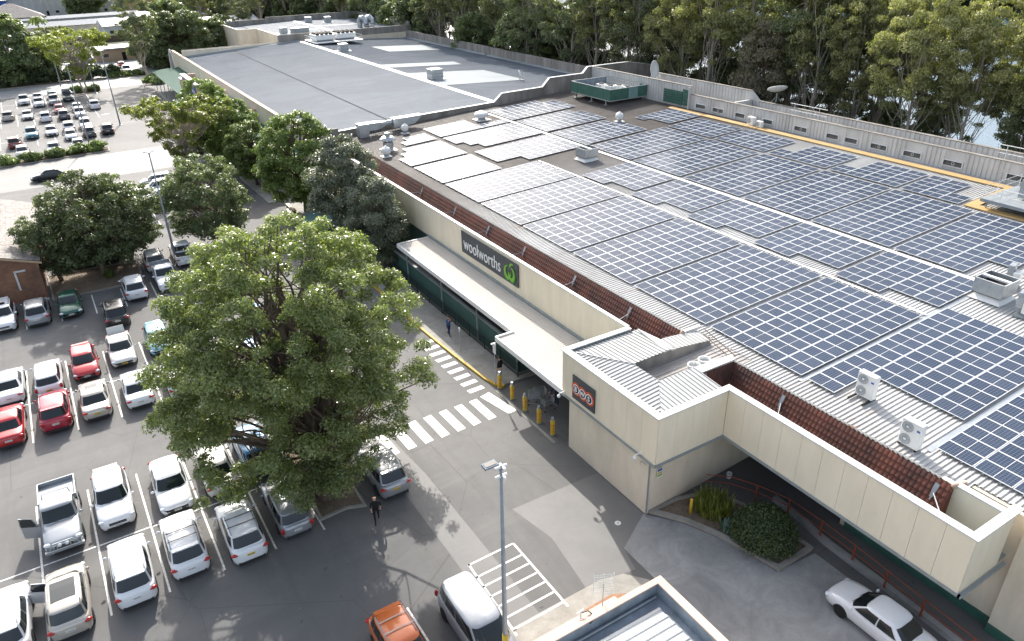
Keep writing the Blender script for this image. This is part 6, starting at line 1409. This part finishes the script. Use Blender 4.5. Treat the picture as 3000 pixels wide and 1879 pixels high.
# ------------------------------------------------------------------ posts, rails, small things
def lamp(label, x, y, h, tilt=0, kind='spot', base_yellow=False, dx=0, dy=0):
    t = thing('lamp_post', label, 'lamp post', (x, y, 0), 0)
    MB().mat('galv_dull').tube([(0, 0, 0), (dx * .5, dy * .5, h * .5), (dx, dy, h)], [.125, .09, .055], 12).build('pole', t, smooth=True)
    if base_yellow: MB().mat('yellow_paint').tube([(0, 0, 0), (dx * .3, dy * .3, h * .3)], [.135, .118], 12).build('painted_base', t, smooth=True)
    else: MB().mat('galv').lathe([(.26, 0), (.26, .05), (.17, .08), (.16, .3)], n=10).build('base_plate', t)
    if kind == 'spot':
        f = MB().mat('blue_grey').box(-.26, .26, -.02, .30, h + .05, h + .12).mat('dark_glass').box(-.21, .21, .03, .25, h + .12, h + .135).mat('galv_dull')
        for k in range(5): f.box(-.25 + k * .12, -.235 + k * .12, .0, .3, h + .0, h + .05)
        o = f.build('floodlight', t); o.location = (dx - .28, dy + .12, -.1)
        for zz in (h - .05, h - .45): MB().mat('white_metal').tube([(dx - .24, dy, zz), (dx + .24, dy, zz)], .055, 8).tube([(dx + .05, dy - .2, zz), (dx + .05, dy + .15, zz)], .055, 8).build('camera', t)
    else: MB().mat('white_metal').box(dx - .5, dx + .5, dy - .16, dy + .16, h, h + .12).box(dx - .16, dx + .16, dy - .5, dy + .5, h - .05, h + .07).build('luminaire', t, bevel=.03)
lamp('nearest tall lamp post with square floodlight, camera cluster and yellow base', 9.7, 17.3, 11.95, base_yellow=True, dx=.1, dy=0)
lamp('slender lamp post rising beside the white double cab ute', 6.2, 74.2, 11.3, kind='x', dx=.0)
lamp('lamp post at the footpath kerb right of the far car rows', 9.0, 148.3, 12.4, kind='x'); lamp('lamp post by the white sedan at the near end of the far car park', 3.1, 135.0, 12.3, kind='x')
lamp('lamp post in the farthest row of the far car park', 2.4, 202.0, 12.5, kind='x'); lamp('lamp post right of the sparse island tree', 8.3, 186.2, 11.5, kind='x')
def bollards():
    pts = [(21.4, 37.5), (21.42, 35.86), (21.41, 34.25), (21.42, 32.56), (21.43, 31.02)]
    nm = ['farthest from the corner box, at the yellow kerb end', 'second from the yellow kerb', 'middle one of the five', 'second from the corner box', 'nearest the corner box']
    t = thing('bollard', 'yellow bollard with steel cap, ' + nm[0], 'bollard', (*pts[0], .02), 0, 'yellow bollards at the trolley apron')
    MB().mat('yellow_paint').box(-.115, .115, -.115, .115, .02, 1.08).build('sleeve', t, bevel=.03); MB().mat('galv').lathe([(.10, 1.08), (.10, 1.3), (.085, 1.34)], n=14).mat('galv').lathe([(.17, 0), (.17, .03)], n=10).build('cap', t)
    s_ = MB().mat('logo_orange').add([(-.122, -.08, .68), (-.122, .08, .68), (-.122, 0, .84), (-.08, -.122, .68), (.08, -.122, .68), (0, -.122, .84)], [(0, 1, 2), (3, 4, 5)]).box(-.122, -.117, -.06, .06, .48, .52).box(-.06, .06, -.122, -.117, .48, .52).box(-.122, -.117, -.06, .06, .28, .34).box(-.06, .06, -.122, -.117, .28, .34); s_.build('warning_sticker', t)
    for p, n_ in zip(pts[1:], nm[1:]): dup(t, (*p, .02), 0, 'yellow bollard with steel cap, ' + n_)
    t = thing('safety_bollard', 'plain yellow round bollard at the tip of the planter', 'bollard', (23.55, 20.95, .1)); MB().mat('yellow_paint').lathe([(.085, 0), (.085, 1.0), (.06, 1.06), (.01, 1.08)], n=12).build('post', t, smooth=True)
bollards()
def railings():
    t = thing('black_railing', 'black upright bar railing between the footpath and the green ramp wall', 'railing', (23.15, 37.9, .13))
    mb = MB().mat('black_metal')
    for y in np.arange(0, 24.2, 2.4): mb.box(-.03, .03, y - .03, y + .03, 0, 1.15)
    mb.build('post', t); mb = MB().mat('black_metal').box(-.02, .02, 0, 24, 1.08, 1.12).box(-.02, .02, 0, 24, .1, .13).box(0, 1.6, -.02, .02, 1.08, 1.12).box(0, 1.6, -.02, .02, .1, .13); mb.build('rail', t)
    mb = MB().mat('black_metal')
    for i in range(200): mb.box(-.009, .009, .06 + i * .12 - .009, .06 + i * .12 + .009, .13, 1.08)
    for i in range(13): mb.box(.1 + i * .12, .118 + i * .12, -.009, .009, .13, 1.08)
    mb.build('infill', t)
    t = thing('red_handrail', 'rusty red double handrail curving along the loading ramp', 'railing', (0, 0, 0)); ps = [(25.5, 21.9), (26.5, 21.0), (27.2, 19.7), (27.75, 18.0), (27.8, 16.0), (27.75, 14.05), (27.6, 12.2), (27.45, 10.3), (27.3, 8.0), (27.2, 5.5)]
    for z in (.62, 1.08): MB().mat('rail_red').tube([(x, y, z + .2) for x, y in ps], .024, 6).build('rail', t)
    for x, y in ps[2:]: MB().mat('rail_red').box(x - .025, x + .025, y - .04, y + .04, .2, 1.28).build('post', t)
railings()
def sign_pole(label, x, y, h, z=.13, big=False):
    t = thing('street_sign', label, 'sign', (x, y, z)); MB().mat('galv').tube([(0, 0, 0), (0, 0, h)], .03, 8).build('pole', t); 
    MB().mat('white_metal').box(-.02, .02, -.18 if big else -.08, .18 if big else .08, h - .75 if big else h - .3, h).build('plate', t)
    if big: MB().mat('white_metal').box(-.25, .1, -.05, .05, h, h + .05).build('bracket', t)
sign_pole('thin steel pole with small square white plate on the kerbside footpath', 21.4, 43.3, 2.1); sign_pole('steel pole with narrow sign seen edge on by the first yellow bollard', 21.3, 37.9, 3.3, big=True)
def security_cam(x, y, z, label):
    t = thing('security_camera', label, 'security camera', (x, y, z)); MB().mat('white_metal').box(0, .12, -.06, .06, -.05, .1).tube([(0, 0, .05), (-.3, 0, .05), (-.34, 0, -.02)], .03, 6).build('arm', t); MB().mat('white_metal').ell(-.34, 0, -.12, .11, .11, .11).build('dome', t, smooth=True)
security_cam(21.12, 29.45, 4.15, 'white dome camera left of the square shop sign'); security_cam(21.12, 22.6, 4.15, 'white dome camera near the outer edge of the corner box')
t = thing('wall_notice', 'small notice with blue and green bands on the side wall by the corner', 'sign', (22.3, 22.26, 2.6), R(2)); MB().mat('plate_white').box(-.18, .18, -.02, .0, -.3, .3).build('sheet', t); MB().mat('blue_sign').box(-.16, .16, -.025, -.02, .12, .26).mat('logo_green').box(-.16, .16, -.025, -.02, -.22, -.1).mat('yellow_paint').box(-.16, .16, -.025, -.02, -.06, .05).build('band', t)
t = thing('manhole_cover', 'small round white service cover in the asphalt beside the corner box', 'cover', (19.9, 22.6, .004)); MB().mat('white_metal').lathe([(.17, 0), (.17, .012)], n=18).build('disc', t); MB().mat('galv_dull').lathe([(.05, .012), (.05, .016)], n=10).build('centre', t)
t = thing('paint_tin', 'white bucket standing in the dark recess under the roof', 'bucket', (27.6, 22.0, .02)); MB().mat('white_metal').lathe([(.13, 0), (.16, .34), (.145, .34), (.12, .03)], n=14).build('pail', t)
t = thing('roof_pipe_frame', 'rusty pipe frame lying across the low roof behind the corner box', 'pipe', (0, 0, 0)); MB().mat('bark_brown').tube([(29.6, 27.0, 7.0), (29.4, 24.2, 6.5)], .03, 5).tube([(29.2, 26.6, 6.9), (29.0, 24.0, 6.45)], .03, 5).build('pipe', t)
for i, (x, y) in enumerate(((26.3, 24.4), (27.2, 24.5))):
    t = thing('roof_tube', 'pale round roof tube behind the corner box, %s' % ('left one' if i == 0 else 'right one'), 'roof vent', (x, y, 6.15)); MB().mat('beige_tube' if 'beige_tube' in MATS else 'white_metal').lathe([(.36, 0), (.36, .75), (.31, .75), (.31, .5)], n=18).build('collar', t); MB().mat('white_cap').lathe([(.3, .5), (.28, .56)], n=18).build('lens', t)
t = thing('loading_awning', 'long grey steel awning hanging in the dark recess', 'awning', (28.4, 19.6, 2.9)); MB().mat('galv_dull').add([(-.9, -1.9, 0), (.5, -1.9, .7), (.5, 1.9, .7), (-.9, 1.9, 0), (-.9, -1.9, .1), (.5, -1.9, .8), (.5, 1.9, .8), (-.9, 1.9, .1)], [(3, 2, 1, 0), (4, 5, 6, 7), (0, 1, 5, 4), (7, 6, 2, 3), (0, 4, 7, 3)]).build('sheet', t)
def bench(x, y, rot, label):
    t = thing('timber_barrier', label, 'bench', (x, y, .13), rot); MB().mat('walkway_yellow').box(-1.6, 1.6, -.2, .2, .42, .48).build('seat', t); MB().mat('bark_brown').box(-1.4, -1.3, -.18, .18, 0, .42).box(1.3, 1.4, -.18, .18, 0, .42).build('leg', t)
bench(20.2, 90.5, R(90), 'pale timber bench on the footpath between the trees, farther one'); bench(20.4, 83.5, R(90), 'pale timber bench on the footpath between the trees, nearer one')
t = thing('curved_planter_wall', 'low green curved wall below the bright tree', 'wall', (22.6, 76.0, .13)); MB().mat('green_panel_pale').prism([(2.9 * math.cos(a * math.pi / 12), 3.4 * math.sin(a * math.pi / 12)) for a in range(-2, 27) if 9 <= a + 2 or True][:25], 0, 1.0).build('wall', t)

# ------------------------------------------------------------------ people
plain('skin', (.50, .30, .22), .6, var=0); plain('cloth_black', (.012, .012, .014), .8, var=0); plain('cloth_navy', (.02, .035, .09), .85, var=0); plain('cloth_jeans', (.03, .045, .09), .85, var=0)
plain('cloth_cream', (.55, .48, .42), .85, var=0); plain('hair_grey', (.25, .22, .2), .8, var=0); plain('hair_dark', (.03, .02, .015), .7, var=0); plain('shoe_white', (.7, .7, .7), .6, var=0); plain('cloth_blue', (.04, .10, .24), .8, var=0)
def person(label, x, y, rot, J, mats, hair=None, z=0, extra=None):
    """J: joints; mats: (top, legs, shoes). one skinned body with face and fingers, cloth colours by region"""
    V = []; E = []; Rr_ = []
    def v(p, r_): V.append(p); Rr_.append(r_); return len(V) - 1
    def e(a, b_): E.append((a, b_))
    pel = v((0, 0, .95), .15); bel = v((0, 0, 1.08), .145); ch = v(J['chest'], .165); nk = v(J['neck'], .065); e(pel, bel); e(bel, ch); e(ch, nk)
    hd0 = v(tuple(Vector(J['neck']) + Vector((0, .01, .08))), .07); hd1 = v(tuple(Vector(J['neck']) + Vector((0, .02, .16))), .098); hd2 = v(tuple(Vector(J['neck']) + Vector((0, .015, .25))), .085); e(nk, hd0); e(hd0, hd1); e(hd1, hd2)
    ns = v(tuple(Vector(J['neck']) + Vector((0, .125, .155))), .018); e(hd1, ns)
    for sd in (1, -1):
        ea = v(tuple(Vector(J['neck']) + Vector((sd * .098, 0, .16))), .018); e(hd1, ea)
    for sd, k in ((1, 'R'), (-1, 'L')):
        sh = v((J['chest'][0] + sd * .19, J['chest'][1], J['chest'][2] + .06), .075); e(ch, sh); el = v(J['elb' + k], .05); e(sh, el); wr = v(J['wri' + k], .032); e(el, wr)
        d = (Vector(J['wri' + k]) - Vector(J['elb' + k])).normalized(); pm = v(tuple(Vector(J['wri' + k]) + d * .07), .038); e(wr, pm); sdv = d.cross(Vector((0, 1, 0))); sdv = sdv.normalized() if sdv.length > .1 else Vector((1, 0, 0))
        for q, ln in ((-.03, .075), (-.01, .09), (.01, .095), (.03, .08)):
            f0 = v(tuple(Vector(J['wri' + k]) + d * .11 + sdv * q), .009); f1 = v(tuple(Vector(J['wri' + k]) + d * (.11 + ln) + sdv * q * 1.2 + Vector((0, .02, 0))), .008); e(pm, f0); e(f0, f1)
        th = v(tuple(Vector(J['wri' + k]) + d * .08 + Vector((0, .055, 0))), .011); e(pm, th)
        hp = v((sd * .095, 0, .90), .105); e(pel, hp); kn = v(J['kne' + k], .062); e(hp, kn); an = v(J['ank' + k], .042); e(kn, an); to = v((J['ank' + k][0], J['ank' + k][1] + .17, max(.03, J['ank' + k][2] - .05)), .038); e(an, to)
    me = bpy.data.meshes.new('person_body'); me.from_pydata(V, E, []); o = bpy.data.objects.new('tmp', me); COL.objects.link(o)
    sk = o.modifiers.new('skin', 'SKIN'); sk.use_smooth_shade = True
    for i, r_ in enumerate(Rr_): me.skin_vertices[0].data[i].radius = (r_, r_)
    me.skin_vertices[0].data[0].use_root = True; sb = o.modifiers.new('sub', 'SUBSURF'); sb.levels = 1; sb.render_levels = 1
    bpy.context.view_layer.update(); m2 = bpy.data.meshes.new_from_object(o.evaluated_get(bpy.context.evaluated_depsgraph_get())); bpy.data.objects.remove(o)
    m2.materials.clear()
    for n_ in ('skin', mats[0], mats[1], mats[2]): m2.materials.append(MATS[n_])
    nz = J['neck'][2]; wr = [Vector(J['wriR']), Vector(J['wriL'])]
    for p in m2.polygons:
        c = p.center; i = 0
        if c.z < .09: i = 3
        elif c.z < .97 and min((c - q).length for q in wr) > .16: i = 2
        elif c.z < nz + .02 and min((c - q).length for q in wr) > .12: i = 1
        elif c.z < .97 and min((c - q).length for q in wr) <= .16: i = 0
        p.material_index = i; p.use_smooth = True
    t = bpy.data.objects.new('person', m2); COL.objects.link(t); t.location = (x, y, z); t.rotation_euler = (0, 0, R(rot)); tag(t, label, 'person')
    if hair: MB().mat(hair).ell(J['neck'][0], J['neck'][1] - .005, J['neck'][2] + .215, .103, .115, .09).build('hair', t, smooth=True)
    return t
walk = dict(chest=(0, .03, 1.32), neck=(0, .05, 1.50), elbR=(.26, .12, 1.14), wriR=(.22, .30, 1.05), elbL=(-.27, -.12, 1.13), wriL=(-.25, -.05, .90), kneR=(.10, .20, .52), ankR=(.09, .22, .11), kneL=(-.10, -.02, .52), ankL=(-.09, -.30, .14))
stand = dict(chest=(0, .02, 1.32), neck=(0, .03, 1.50), elbR=(.27, 0, 1.12), wriR=(.22, .18, .98), elbL=(-.27, 0, 1.12), wriL=(-.24, .05, .88), kneR=(.10, .03, .52), ankR=(.11, 0, .10), kneL=(-.10, .02, .52), ankL=(-.11, -.02, .10))
phone = dict(walk, elbR=(.24, .15, 1.2), wriR=(.10, .24, 1.48), elbL=(-.24, .15, 1.2), wriL=(-.09, .24, 1.46))
push = dict(stand, chest=(0, .10, 1.30), neck=(0, .14, 1.47), elbR=(.26, .22, 1.12), wriR=(.2, .5, 1.03), elbL=(-.26, .22, 1.12), wriL=(-.2, .5, 1.03))
person('bald man in black jacket and dark trousers walking past the silver suv', 9.05, 29.8, 160, walk, ('cloth_black', 'cloth_black', 'cloth_black'))
person('person in blue top walking by the black railing, both hands raised to the face', 21.85, 46.1, -170, phone, ('cloth_blue', 'cloth_navy', 'cloth_black'), 'hair_dark', z=.13)
person('person in black top and cream trousers standing at the edge on sign pole', 22.0, 38.4, 20, stand, ('cloth_black', 'cloth_cream', 'cloth_cream'), 'hair_dark', z=.13)
person('person in jeans and white shoes pushing the trolley row under the awning', 23.55, 33.6, 90, push, ('cloth_navy', 'cloth_jeans', 'shoe_white'), 'hair_dark', z=.01)
def trolley(x, y, rot, label, first=None):
    if first: return dup(first, (x, y, .01), rot, label)
    t = thing('shopping_trolley', label, 'trolley', (x, y, .01), rot, 'shopping trolleys under the awning'); mb = MB().mat('galv')
    for i in range(9): z = .5 + i * .055; w_ = .2 + i * .008; mb.tube([(-w_, -.35, z), (w_, -.35, z), (w_ + .03, .4, z), (-w_ - .03, .4, z), (-w_, -.35, z)], .006, 4, False)
    for i in range(8): xx = -.22 + i * .063; mb.tube([(xx, -.35, .5), (xx * 1.1, -.36, .95)], .005, 4, False); mb.tube([(xx, -.35, .5), (xx * 1.1, .4, .5)], .005, 4, False)
    for sd in (1, -1):
        for i in range(10): mb.tube([(sd * .21, -.33 + i * .08, .5), (sd * .27, -.33 + i * .08, .95)], .005, 4, False)
    mb.build('basket', t); MB().mat('galv_dull').tube([(-.22, -.4, .12), (-.24, .42, .12), (-.27, .42, 1.0)], .012, 5).tube([(.22, -.4, .12), (.24, .42, .12), (.27, .42, 1.0)], .012, 5).build('frame', t)
    MB().mat('logo_green_dark').tube([(-.27, .44, 1.02), (.27, .44, 1.02)], .02, 6).build('handle', t)
    for xx in (-.22, .22):
        for yy in (-.38, .38): MB().mat('plastic').tube([(xx - .015, yy, .06), (xx + .015, yy, .06)], .06, 10).build('castor', t)
    return t
tr = trolley(22.75, 33.5, R(90), 'shopping trolley held by the person in jeans'); trolley(22.4, 34.6, R(60), 'shopping trolley standing loose at the front of the apron', tr); trolley(22.95, 34.7, R(75), 'shopping trolley nested behind the loose one', tr)
